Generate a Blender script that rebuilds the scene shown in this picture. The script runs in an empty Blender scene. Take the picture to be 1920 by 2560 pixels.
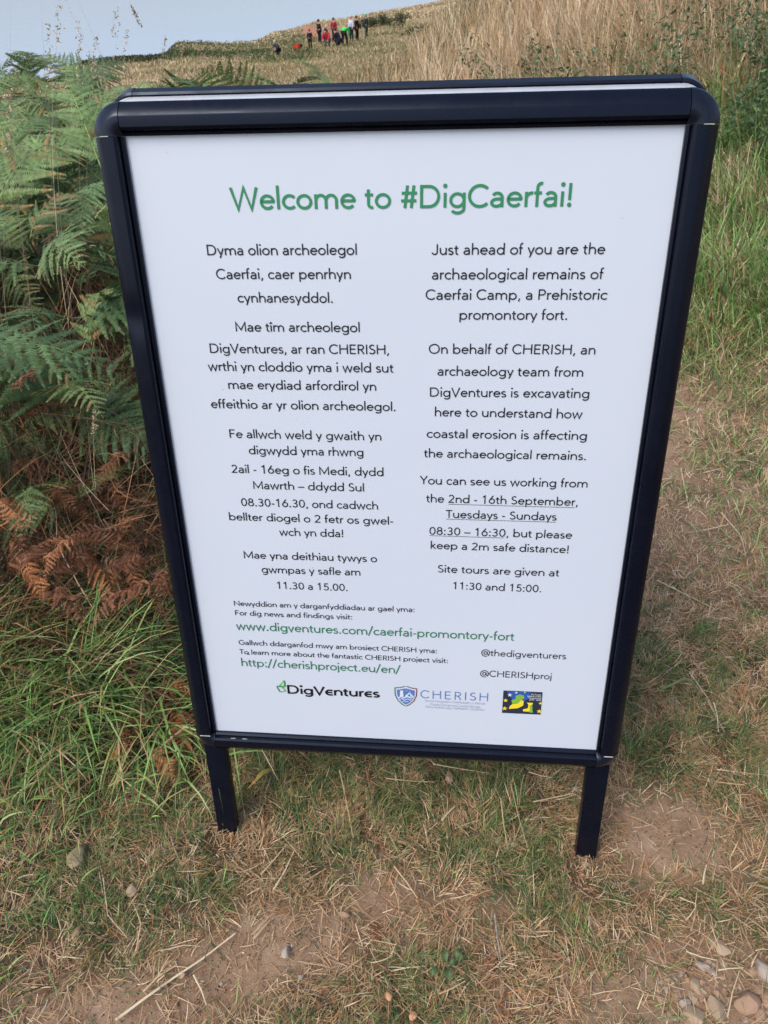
import bpy, bmesh, math, random
import numpy as np
from mathutils import Vector, Matrix

random.seed(7)
RNG = np.random.default_rng(11)
scene = bpy.context.scene
col = scene.collection
R = math.radians

# ------------------------------------------------------------------ camera
CAM = np.array([0.0657, -0.6889, 1.1870])
RIGHT = np.array([0.99575, 0.08527, -0.03494])
DOWN = np.array([0.02435, -0.60923, -0.79262])
FWD = np.array([-0.08887, 0.78840, -0.60871])
cam = bpy.data.objects.new('camera', bpy.data.cameras.new('camera'))
col.objects.link(cam)
cam.matrix_world = Matrix(((RIGHT[0], -DOWN[0], -FWD[0], CAM[0]),
                           (RIGHT[1], -DOWN[1], -FWD[1], CAM[1]),
                           (RIGHT[2], -DOWN[2], -FWD[2], CAM[2]),
                           (0, 0, 0, 1)))
cam.data.sensor_fit = 'VERTICAL'
cam.data.sensor_height = 36.0
cam.data.sensor_width = 27.0
cam.data.lens = 1625.2 / 2212.0 * 36.0
cam.data.clip_start = 0.02
cam.data.clip_end = 60000
cam.data.dof.use_dof = True
cam.data.dof.focus_distance = 1.05
cam.data.dof.aperture_fstop = 24.0
scene.camera = cam

# ------------------------------------------------------------------ sky and sun
SUN_EL, SUN_AZ = R(52), R(-140)          # azimuth from +Y towards +X
world = bpy.data.worlds.new('World')
scene.world = world
world.use_nodes = True
wn = world.node_tree
sky = wn.nodes.new('ShaderNodeTexSky')
sky.sky_type = 'NISHITA'
sky.sun_disc = False
sky.sun_elevation = SUN_EL
sky.sun_rotation = SUN_AZ
sky.air_density = 1.0
sky.dust_density = 3.0
sky.ozone_density = 1.0
wn.links.new(sky.outputs[0], wn.nodes['Background'].inputs[0])
wn.nodes['Background'].inputs[1].default_value = 0.15
sl = bpy.data.lights.new('sun', 'SUN')
sl.energy = 1.15
sl.angle = R(25)
sl.color = (1.0, 0.96, 0.90)
sun = bpy.data.objects.new('sun', sl)
col.objects.link(sun)
sd = Vector((math.sin(SUN_AZ) * math.cos(SUN_EL), math.cos(SUN_AZ) * math.cos(SUN_EL), math.sin(SUN_EL)))
sun.rotation_euler = sd.to_track_quat('Z', 'Y').to_euler()
scene.view_settings.view_transform = 'Standard'
scene.view_settings.look = 'None'
scene.view_settings.exposure = 0.60
scene.view_settings.gamma = 1.0
scene.view_settings.use_curve_mapping = False
scene.cycles.max_bounces = 6
scene.cycles.transparent_max_bounces = 6

# ------------------------------------------------------------------ helpers
def ray(px, py):
    """direction through a point of the photograph at 1920 x 2560"""
    f = 1881.0
    d = RIGHT * ((px - 960) / f) + DOWN * ((py - 1280) / f) + FWD
    return d / np.linalg.norm(d)

def tag(o, label=None, cat=None, group=None, kind=None):
    if label: o['label'] = label
    if cat: o['category'] = cat
    if group: o['group'] = group
    if kind: o['kind'] = kind
    return o

def empty(name, loc=(0, 0, 0), rz=0):
    o = bpy.data.objects.new(name, None)
    o.empty_display_size = 0.1
    o.location = loc
    o.rotation_euler = (0, 0, rz)
    col.objects.link(o)
    return o

def link_mesh(name, me, mat=None, parent=None):
    o = bpy.data.objects.new(name, me)
    if mat and not me.materials: me.materials.append(mat)
    col.objects.link(o)
    if parent: o.parent = parent
    return o

def from_bm(name, bm, mat=None, parent=None, smooth=35):
    bmesh.ops.recalc_face_normals(bm, faces=bm.faces)
    if smooth:
        for f in bm.faces: f.smooth = True
        for e in bm.edges:
            if len(e.link_faces) == 2 and e.calc_face_angle(0) > R(smooth): e.smooth = False
    me = bpy.data.meshes.new(name)
    bm.to_mesh(me); bm.free()
    return link_mesh(name, me, mat, parent)

def np_mesh(name, V, loops, sizes, cols=None, mat=None, parent=None, smooth=False):
    me = bpy.data.meshes.new(name)
    V = np.ascontiguousarray(V, dtype=np.float32)
    loops = np.ascontiguousarray(loops, dtype=np.int32)
    sizes = np.ascontiguousarray(sizes, dtype=np.int32)
    me.vertices.add(len(V)); me.vertices.foreach_set('co', V.ravel())
    me.loops.add(len(loops)); me.loops.foreach_set('vertex_index', loops)
    me.polygons.add(len(sizes))
    st = np.concatenate([[0], np.cumsum(sizes)[:-1]]).astype(np.int32)
    me.polygons.foreach_set('loop_start', st)
    me.polygons.foreach_set('loop_total', sizes)
    if smooth: me.polygons.foreach_set('use_smooth', np.ones(len(sizes), dtype=bool))
    me.update(calc_edges=True)
    if cols is not None:
        a = me.color_attributes.new('col', 'FLOAT_COLOR', 'POINT')
        c = np.ones((len(V), 4), dtype=np.float32); c[:, :3] = cols
        a.data.foreach_set('color', c.ravel())
    return link_mesh(name, me, mat, parent)

_lat = {}
def vnoise(x, y, scale, seed=0):
    """smooth 0..1 value noise"""
    if seed not in _lat: _lat[seed] = np.random.default_rng(100 + seed).random((256, 256))
    L = _lat[seed]
    x = np.asarray(x, float) / scale + 1000; y = np.asarray(y, float) / scale + 1000
    xi = np.floor(x).astype(int); yi = np.floor(y).astype(int)
    fx = x - xi; fy = y - yi
    fx = fx * fx * (3 - 2 * fx); fy = fy * fy * (3 - 2 * fy)
    g = lambda a, b: L[a % 256, b % 256]
    return (g(xi, yi) * (1 - fx) + g(xi + 1, yi) * fx) * (1 - fy) + (g(xi, yi + 1) * (1 - fx) + g(xi + 1, yi + 1) * fx) * fy

def fbm(x, y, scale, seed=0, n=3):
    s = 0; a = 1; t = 0
    for i in range(n):
        s = s + a * vnoise(x, y, scale / 2 ** i, seed + i); t += a; a *= .5
    return s / t

# ------------------------------------------------------------------ materials
def mat(name, rgb, rough=.7, spec=.3, bump=None, noise=None, metallic=0, coat=0):
    m = bpy.data.materials.new(name); m.use_nodes = True
    n = m.node_tree; b = n.nodes['Principled BSDF']
    b.inputs['Base Color'].default_value = (*rgb, 1)
    b.inputs['Roughness'].default_value = rough
    b.inputs['Specular IOR Level'].default_value = spec
    b.inputs['Metallic'].default_value = metallic
    if name.startswith('black_co'): b.inputs['Specular Tint'].default_value = (.62, .76, 1, 1)
    b.inputs['Coat Weight'].default_value = coat
    tc = n.nodes.new('ShaderNodeTexCoord')
    if noise:
        sc, rgb2, amt = noise
        t = n.nodes.new('ShaderNodeTexNoise'); t.inputs['Scale'].default_value = sc; t.inputs['Detail'].default_value = 6
        r = n.nodes.new('ShaderNodeValToRGB'); r.color_ramp.elements[0].position = .5 - amt; r.color_ramp.elements[1].position = .5 + amt
        r.color_ramp.elements[0].color = (*rgb, 1); r.color_ramp.elements[1].color = (*rgb2, 1)
        n.links.new(tc.outputs['Object'], t.inputs[0]); n.links.new(t.outputs[0], r.inputs[0]); n.links.new(r.outputs[0], b.inputs['Base Color'])
    if bump:
        sc, st, dist = bump
        t = n.nodes.new('ShaderNodeTexNoise'); t.inputs['Scale'].default_value = sc; t.inputs['Detail'].default_value = 5
        bp = n.nodes.new('ShaderNodeBump'); bp.inputs['Strength'].default_value = st; bp.inputs['Distance'].default_value = dist
        n.links.new(tc.outputs['Object'], t.inputs[0]); n.links.new(t.outputs[0], bp.inputs['Height']); n.links.new(bp.outputs[0], b.inputs['Normal'])
    return m

def leaf_mat(name, trans=.25, rough=.55, rnd=.25):
    m = bpy.data.materials.new(name); m.use_nodes = True
    n = m.node_tree; b = n.nodes['Principled BSDF']
    a = n.nodes.new('ShaderNodeAttribute'); a.attribute_name = 'col'
    oi = n.nodes.new('ShaderNodeObjectInfo')
    mr = n.nodes.new('ShaderNodeMapRange'); mr.inputs[3].default_value = 1 - rnd; mr.inputs[4].default_value = 1 + rnd
    n.links.new(oi.outputs['Random'], mr.inputs[0])
    mx = n.nodes.new('ShaderNodeVectorMath'); mx.operation = 'SCALE'
    n.links.new(a.outputs['Color'], mx.inputs[0]); n.links.new(mr.outputs[0], mx.inputs['Scale'])
    n.links.new(mx.outputs[0], b.inputs['Base Color'])
    b.inputs['Roughness'].default_value = rough
    b.inputs['Specular IOR Level'].default_value = .3
    tr = n.nodes.new('ShaderNodeBsdfTranslucent'); n.links.new(mx.outputs[0], tr.inputs[0])
    ms = n.nodes.new('ShaderNodeMixShader'); ms.inputs[0].default_value = trans
    n.links.new(b.outputs[0], ms.inputs[1]); n.links.new(tr.outputs[0], ms.inputs[2])
    n.links.new(ms.outputs[0], n.nodes['Material Output'].inputs[0])
    return m

M_GRASS = leaf_mat('grass_blade', .14, .6, 0)
M_FERN = leaf_mat('bracken_leaf', .14, .5, .30)
M_LEAF = leaf_mat('weed_leaf', .2, .5, .15)
M_BLACK = mat('black_coated_aluminium', (.0030, .0042, .010), .24, .24, noise=(9, (.0038, .005, .0115), .2))
M_BLACKP = mat('black_corner_plastic', (.0045, .006, .013), .30, .35, noise=(60, (.009, .011, .018), .12), bump=(300, .05, .0004))
for m_ in (M_BLACK, M_BLACKP):
    n = m_.node_tree; t = n.nodes.new('ShaderNodeTexNoise'); t.inputs['Scale'].default_value = 22; t.inputs['Detail'].default_value = 8; t.inputs['Roughness'].default_value = .7
    tc = n.nodes.new('ShaderNodeTexCoord'); mr = n.nodes.new('ShaderNodeMapRange'); mr.inputs[1].default_value = .35; mr.inputs[2].default_value = .7; mr.inputs[3].default_value = .19; mr.inputs[4].default_value = .42
    n.links.new(tc.outputs['Object'], t.inputs[0]); n.links.new(t.outputs[0], mr.inputs[0]); n.links.new(mr.outputs[0], n.nodes['Principled BSDF'].inputs['Roughness'])
M_SILVER = mat('bare_aluminium', (.62, .62, .62), .38, .5, metallic=.35, noise=(40, (.75, .75, .73), .2))
M_POSTER = mat('white_printed_poster', (.525, .58, .665), .28, .4, noise=(3, (.55, .60, .68), .3), bump=(4, .22, .005))
M_BACKER = mat('grey_backing_board', (.45, .45, .45), .6)
M_CHIP = mat('exposed_joint_edge', (.55, .55, .48), .6)

# ------------------------------------------------------------------ terrain
TR = np.array([0, 2.5, 4, 6, 9, 13, 20, 32, 50, 70, 85, 100, 110, 150, 165, 185, 210, 300, 600.])
TAZ = np.array([-180, -110, -90, -45, -30, -24, -18, -12, -9, -4, 0, 3, 8, 14, 20, 30, 60, 110, 180.])
_b = [0, 0, .0, .0, .2, .5, 1, 2, 3, 4, 4, 4, 4, 4, 4, 4, 4, 4, 4]
TZ = np.array([
 _b,
 [0, 0, 0, -.1, -.3, -.6, -1.5, -4, -20, -42, -42, -42, -42, -42, -42, -42, -42, -42, -42],
 [0, 0, 0, -.1, -.3, -.6, -1.5, -4, -20, -42, -42, -42, -42, -42, -42, -42, -42, -42, -42],
 [0, 0, 0, -.15, -.5, -.9, -1.8, -3.5, -5.2, -20, -42, -42, -42, -42, -42, -42, -42, -42, -42],
 [0, 0, -.05, -.2, -.6, -1.0, -2.0, -3.8, -5.4, -6.75, -15, -42, -42, -42, -42, -42, -42, -42, -42],
 [0, 0, -.05, -.2, -.6, -1.0, -2.0, -3.8, -5.5, -6.6, -7.25, -22, -42, -42, -42, -42, -42, -42, -42],
 [0, 0, -.05, -.25, -.6, -1.0, -2.0, -3.8, -5.5, -6.6, -7.1, -7.6, -12, -42, -42, -42, -42, -42, -42],
 [0, 0, -.05, -.25, -.6, -1.0, -1.9, -3.7, -5.6, -6.9, -7.4, -7.8, -8.1, -11, -30, -42, -42, -42, -42],
 [0, 0, -.05, -.25, -.55, -.9, -1.8, -3.6, -5.6, -7.0, -7.5, -8.0, -8.3, -9.7, -16, -36, -42, -42, -42],
 [0, 0, -.05, -.2, -.35, -.6, -1.4, -3.2, -5.3, -6.9, -7.5, -7.7, -7.8, -8.8, -9.6, -22, -42, -42, -42],
 [0, 0, 0, -.1, -.15, -.25, -.7, -2.3, -4.8, -6.6, -7.2, -7.4, -7.5, -8.0, -8.6, -20, -42, -42, -42],
 [0, 0, .02, .0, .1, .25, .3, -.5, -2, -4, -5.5, -6.5, -7, -8, -9, -20, -42, -42, -42],
 [0, 0, .05, .15, .45, .85, 1.3, 1.6, 1.5, 1, 0, -1, -2, -5, -6, -15, -42, -42, -42],
 [0, 0, .12, .38, .8, 1.4, 2.2, 3, 3, 3, 3, 3, 3, 3, 3, 3, 3, 3, 3],
 [0, 0, .18, .5, 1.0, 1.7, 2.6, 3.5, 4, 4, 4, 4, 4, 4, 4, 4, 4, 4, 4],
 [0, 0, .2, .55, 1.1, 1.8, 2.8, 4, 5, 5, 5, 5, 5, 5, 5, 5, 5, 5, 5],
 [0, 0, .1, .4, 1.0, 1.7, 2.8, 4, 5, 5, 5, 5, 5, 5, 5, 5, 5, 5, 5],
 _b, _b])

def terrain(x, y):
    x = np.asarray(x, float); y = np.asarray(y, float)
    dx, dy = x - CAM[0], y - CAM[1]
    r = np.hypot(dx, dy); az = np.degrees(np.arctan2(dx, dy))
    ri = np.interp(r, TR, np.arange(len(TR)) * 1.0); ai = np.interp(az, TAZ, np.arange(len(TAZ)) * 1.0)
    r0 = np.minimum(ri.astype(int), len(TR) - 2); a0 = np.minimum(ai.astype(int), len(TAZ) - 2)
    fr = ri - r0; fa = ai - a0
    fa = fa * fa * (3 - 2 * fa)
    z = (TZ[a0, r0] * (1 - fr) + TZ[a0, r0 + 1] * fr) * (1 - fa) + (TZ[a0 + 1, r0] * (1 - fr) + TZ[a0 + 1, r0 + 1] * fr) * fa
    k = np.clip((r - 3) / 10, 0, 1)
    z = z + k * (.5 * (fbm(x, y, 9, 3) - .5)) + np.clip((r - 30) / 40, 0, 1) * 1.0 * (fbm(x, y, 22, 5) - .5)
    kn = np.clip(1 - r / 6, 0, 1)
    z = z + kn * (.018 * (fbm(x, y, .16, 8) - .5) + .006 * (vnoise(x, y, .03, 12) - .5)) - .010 * np.clip((2.6 - r) / .8, 0, 1)
    return z

def on_ground(px, py, z=0.0):
    d = ray(px, py); k = (z - CAM[2]) / d[2]
    p = CAM + k * d
    for _ in range(3):
        zt = float(terrain(p[0], p[1])); p = CAM + (zt - CAM[2]) / d[2] * d
    return p

def on_hill(px, py, r0=40, r1=200):
    d = ray(px, py); h = math.hypot(d[0], d[1])
    for r in np.arange(r0, r1, .5):
        p = CAM + d * (r / h)
        if p[2] < terrain(p[0], p[1]): return np.array([p[0], p[1], float(terrain(p[0], p[1]))])
    p = CAM + d * (85 / h)
    return np.array([p[0], p[1], float(terrain(p[0], p[1]))])

def left_verge(x, y):
    """1 inside the bracken and long grass on the left"""
    edge = -0.50 - .18 * np.clip(y, -1, 1) + .10 * (fbm(x, y, .25, 51) - .5)
    return np.clip((edge - x) / .12, 0, 1)
def right_bank(x, y):
    """1 where the long grass of the right-hand bank grows"""
    d = (x - 1.0) * .30 + (y - 1.66) * .95 + .9 * (fbm(x, y, .42, 61) - .5)
    return np.clip(d / .42, 0, 1)


def ground_mesh():
    rr = [0.05]
    while rr[-1] < 2.6: rr.append(rr[-1] + .02)
    while rr[-1] < 600: rr.append(rr[-1] * 1.035)
    rr = np.array(rr)
    az = np.concatenate([np.arange(-180, -72, 6), np.arange(-72, 60, .6), np.arange(60, 181, 6)])
    A, Rr = np.meshgrid(np.radians(az), rr, indexing='ij')
    X = CAM[0] + Rr * np.sin(A); Y = CAM[1] + Rr * np.cos(A)
    Z = terrain(X, Y)
    V = np.stack([X, Y, Z], -1).reshape(-1, 3)
    na, nr = len(az), len(rr)
    i, j = np.meshgrid(np.arange(na - 1), np.arange(nr - 1), indexing='ij')
    a = i * nr + j
    F = np.stack([a, a + 1, a + nr + 1, a + nr], -1).reshape(-1)
    return V, F
# ground colour, with some painted shade under the plants: bare soil near, dry straw and green swards further off
m = bpy.data.materials.new('ground_soil'); m.use_nodes = True
n = m.node_tree; b = n.nodes['Principled BSDF']; b.inputs['Roughness'].default_value = .95; b.inputs['Specular IOR Level'].default_value = .1
tc = n.nodes.new('ShaderNodeTexCoord')
def tex(scale, detail=6, rough=.6):
    t = n.nodes.new('ShaderNodeTexNoise'); t.inputs['Scale'].default_value = scale; t.inputs['Detail'].default_value = detail; t.inputs['Roughness'].default_value = rough
    n.links.new(tc.outputs['Object'], t.inputs[0]); return t
def ramp(src, stops):
    r = n.nodes.new('ShaderNodeValToRGB'); e = r.color_ramp.elements
    while len(e) < len(stops): e.new(.5)
    for q, (p, c) in zip(e, stops): q.position = p; q.color = (*c, 1)
    n.links.new(src, r.inputs[0]); return r
r1 = ramp(tex(14, 8, .7).outputs[0], [(.3, (.20, .130, .082)), (.5, (.285, .190, .122)), (.7, (.37, .26, .175))])
r2 = ramp(tex(.12, 8, .65).outputs[0], [(.36, (.085, .10, .035)), (.47, (.17, .155, .06)), (.56, (.33, .25, .135)), (.7, (.42, .32, .19))])
dv = n.nodes.new('ShaderNodeVectorMath'); dv.operation = 'LENGTH'; n.links.new(tc.outputs['Object'], dv.inputs[0])
mr = n.nodes.new('ShaderNodeMapRange'); mr.inputs[1].default_value = 4; mr.inputs[2].default_value = 12; n.links.new(dv.outputs['Value'], mr.inputs[0])
mx = n.nodes.new('ShaderNodeMix'); mx.data_type = 'RGBA'
n.links.new(mr.outputs[0], mx.inputs['Factor']); n.links.new(r1.outputs[0], mx.inputs['A']); n.links.new(r2.outputs[0], mx.inputs['B'])
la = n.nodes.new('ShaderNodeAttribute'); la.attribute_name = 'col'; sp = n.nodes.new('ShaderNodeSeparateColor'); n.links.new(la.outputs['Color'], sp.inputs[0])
r3 = ramp(tex(30, 6, .7).outputs[0], [(.35, (.018, .013, .009)), (.6, (.05, .034, .022))])  # dark litter humus under bracken and bank, deepened to paint in gap shade
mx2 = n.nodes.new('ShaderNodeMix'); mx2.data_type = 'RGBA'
r4 = ramp(tex(40, 6, .7).outputs[0], [(.35, (.045, .032, .02)), (.65, (.13, .088, .055))])  # dark organic turf soil, made darker to paint shade between the blades
mx3 = n.nodes.new('ShaderNodeMix'); mx3.data_type = 'RGBA'
n.links.new(sp.outputs[1], mx3.inputs['Factor']); n.links.new(mx.outputs['Result'], mx3.inputs['A']); n.links.new(r4.outputs[0], mx3.inputs['B'])
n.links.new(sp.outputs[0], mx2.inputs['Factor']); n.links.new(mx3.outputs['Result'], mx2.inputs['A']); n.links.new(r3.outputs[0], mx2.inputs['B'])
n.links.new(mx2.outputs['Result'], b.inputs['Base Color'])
bp = n.nodes.new('ShaderNodeBump'); bp.inputs['Strength'].default_value = .8; bp.inputs['Distance'].default_value = .006
n.links.new(tex(90, 8, .7).outputs[0], bp.inputs['Height']); n.links.new(bp.outputs[0], b.inputs['Normal'])
BARE = []   # worn soil patches: centre, radii, strength
for px, py, rx, ry, s in [(1678, 2095, .085, .060, 1.15), (1660, 2060, .05, .04, .8), (960, 2250, .045, .045, 1), (1020, 2310, .05, .04, .8),
                          (700, 2370, .085, .05, 1.0), (560, 2430, .085, .05, 1.05), (820, 2330, .06, .04, .9), (1220, 2290, .04, .04, .7),
                          (300, 2540, .12, .045, 1.0), (480, 2520, .08, .045, .9), (1800, 2480, .15, .07, .9), (1600, 2520, .10, .06, .8),
                          (1160, 2250, .04, .03, .6), (1280, 2500, .05, .03, .45), (1780, 1260, .16, .16, .8), (1700, 1010, .2, .22, .85),
                          (1650, 1340, .1, .1, .7), (1690, 1150, .14, .16, .85), (1820, 1400, .12, .1, .6), (640, 2330, .05, .03, .7), (1880, 1150, .12, .12, .5)]:
    p = on_ground(px, py); BARE.append((p[0], p[1], rx * 1.22, ry * 1.22, s))
def bare(x, y):
    b = np.zeros_like(x)
    wx = .035 * (fbm(x, y, .07, 31) - .5); wy = .035 * (fbm(x, y, .07, 41) - .5)
    for cx, cy, rx, ry, s in BARE:
        b = np.maximum(b, s * np.exp(-(((x - cx + wx) / rx) ** 2 + ((y - cy + wy) / ry) ** 2) * .7))
    return b

V, F = ground_mesh()
_r = np.hypot(V[:, 0], V[:, 1])
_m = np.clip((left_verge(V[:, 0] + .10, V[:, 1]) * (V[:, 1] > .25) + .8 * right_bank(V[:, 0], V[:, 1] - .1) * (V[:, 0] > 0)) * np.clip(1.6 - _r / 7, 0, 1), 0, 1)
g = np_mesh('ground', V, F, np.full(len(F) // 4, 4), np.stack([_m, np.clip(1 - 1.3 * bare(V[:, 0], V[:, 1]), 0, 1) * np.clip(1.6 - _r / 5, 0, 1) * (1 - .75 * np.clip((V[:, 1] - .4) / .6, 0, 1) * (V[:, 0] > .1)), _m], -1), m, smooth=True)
tag(g, kind='structure')

# the sea, 38 m below the cliff top
m = bpy.data.materials.new('sea_water'); m.use_nodes = True
n = m.node_tree; b = n.nodes['Principled BSDF']
b.inputs['Base Color'].default_value = (.36, .41, .53, 1); b.inputs['Roughness'].default_value = .15; b.inputs['IOR'].default_value = 1.33  # base paler than real water: aerial haze put into the colour
tc = n.nodes.new('ShaderNodeTexCoord')
mp = n.nodes.new('ShaderNodeMapping'); mp.inputs['Scale'].default_value = (1, 2.2, 1); n.links.new(tc.outputs['Object'], mp.inputs[0])
t = n.nodes.new('ShaderNodeTexNoise'); t.inputs['Scale'].default_value = .09; t.inputs['Detail'].default_value = 10; n.links.new(mp.outputs[0], t.inputs[0])
bp = n.nodes.new('ShaderNodeBump'); bp.inputs['Strength'].default_value = .10; bp.inputs['Distance'].default_value = 1.0
n.links.new(t.outputs[0], bp.inputs['Height']); n.links.new(bp.outputs[0], b.inputs['Normal'])
bm = bmesh.new()
bmesh.ops.create_grid(bm, x_segments=8, y_segments=8, size=40000, matrix=Matrix.Translation((0, 0, -38)))
tag(from_bm('sea', bm, m, smooth=0), kind='structure')

# ------------------------------------------------------------------ grass
def blades(P, h, w, lean, az, curl, cols, segs=3, zfloor=None, tipcol=None, kink=None):
    """returns vertices, loops, sizes, colours for N ribbon blades"""
    N = len(P); L = segs
    side_az = az + math.pi / 2 + RNG.uniform(-.5, .5, N)
    sv = np.stack([np.cos(side_az), np.sin(side_az), RNG.uniform(-.35, .35, N)], -1)
    verts = np.zeros((N, 2 * L + 1, 3)); c = np.zeros((N, 2 * L + 1, 3))
    p = P.copy()
    bend = RNG.normal(0, .25, N)
    for i in range(L + 1):
        t = i / L
        if i > 0:
            th = lean + curl * (t - .5 / L); a = az + bend * t
            p = p + (h / L)[:, None] * np.stack([np.sin(th) * np.cos(a), np.sin(th) * np.sin(a), np.cos(th)], -1)
            if zfloor is not None: p[:, 2] = np.maximum(p[:, 2], zfloor)
        ww = (w * (.75 + .5 * t if t < .5 else 1.0) * (1 - t ** 2.2))[:, None] * .5
        cc = cols if tipcol is None else cols * (1 - t ** 2) + tipcol * t ** 2
        if i < L:
            verts[:, 2 * i] = p - sv * ww; verts[:, 2 * i + 1] = p + sv * ww
            c[:, 2 * i] = cc; c[:, 2 * i + 1] = cc
        else:
            verts[:, 2 * L] = p; c[:, 2 * L] = cc
    base = (np.arange(N) * (2 * L + 1))[:, None]
    pat = []
    sz = []
    for i in range(L - 1):
        pat += [2 * i, 2 * i + 1, 2 * i + 3, 2 * i + 2]; sz.append(4)
    pat += [2 * L - 2, 2 * L - 1, 2 * L]; sz.append(3)
    return verts.reshape(-1, 3), (base + np.array(pat)[None]).reshape(-1), np.tile(sz, N), c.reshape(-1, 3)

def merge(parts):
    V = []; Lp = []; S = []; C = []; o = 0
    for v, l, s, c in parts:
        V.append(v); Lp.append(l + o); S.append(s); C.append(c); o += len(v)
    return np.concatenate(V), np.concatenate(Lp), np.concatenate(S), np.concatenate(C)

PAL = {
 'straw': [(.54, .385, .225), (.46, .315, .17), (.62, .48, .31), (.41, .26, .14), (.52, .34, .18)],
 'brown': [(.28, .155, .08), (.36, .195, .095), (.20, .12, .07), (.43, .205, .085)],
 'green': [(.065, .125, .04), (.05, .105, .035), (.095, .165, .045), (.07, .13, .055), (.13, .18, .055)],
 'lush': [(.18, .35, .08), (.12, .25, .06), (.27, .45, .13), (.085, .165, .05)],
 'pale': [(.70, .555, .36), (.60, .46, .285), (.76, .64, .46), (.53, .375, .22)],
 'fresh': [(.27, .41, .13), (.21, .34, .10), (.36, .47, .20), (.15, .25, .07)],
 'olive': [(.19, .19, .085), (.24, .225, .10), (.15, .155, .065), (.28, .25, .12)],
 'dark': [(.05, .030, .02), (.09, .048, .028), (.045, .032, .02), (.15, .075, .04)],
}
def pick(kinds, probs, N):
    """per-blade colours: kinds chosen with probability arrays"""
    out = np.zeros((N, 3)); pr = np.stack([np.broadcast_to(p, (N,)) for p in probs], 0)
    cs = np.cumsum(pr / pr.sum(0), 0); u = RNG.random(N)
    idx = (u[None] > cs).sum(0).clip(0, len(kinds) - 1)
    for k, name in enumerate(kinds):
        pal = np.array(PAL[name]); mk = idx == k
        out[mk] = pal[RNG.integers(0, len(pal), mk.sum())]
    return out * RNG.uniform(.8, 1.18, (N, 1)), idx

def scatter(x0, x1, y0, y1, per_m2):
    n = int((x1 - x0) * (y1 - y0) * per_m2)
    return RNG.uniform(x0, x1, n), RNG.uniform(y0, y1, n)
def polar(r0, r1, a0, a1, n, power=1.0):
    u = RNG.random(n) ** power
    r = r0 * (r1 / r0) ** u
    a = np.radians(RNG.uniform(a0, a1, n))
    return CAM[0] + r * np.sin(a), CAM[1] + r * np.cos(a), r

def seen(x, y, z=0.0, margin=1.12):
    """roughly inside the view, with a margin all round"""
    d = np.stack([x - CAM[0], y - CAM[1], z - CAM[2] + 0 * x], -1)
    f = d @ FWD; u = d @ RIGHT; v = d @ DOWN
    return (f > 0) & (np.abs(u / f) < .5104 * margin + .06) & (np.abs(v / f) < .6805 * margin + .06)

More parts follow.
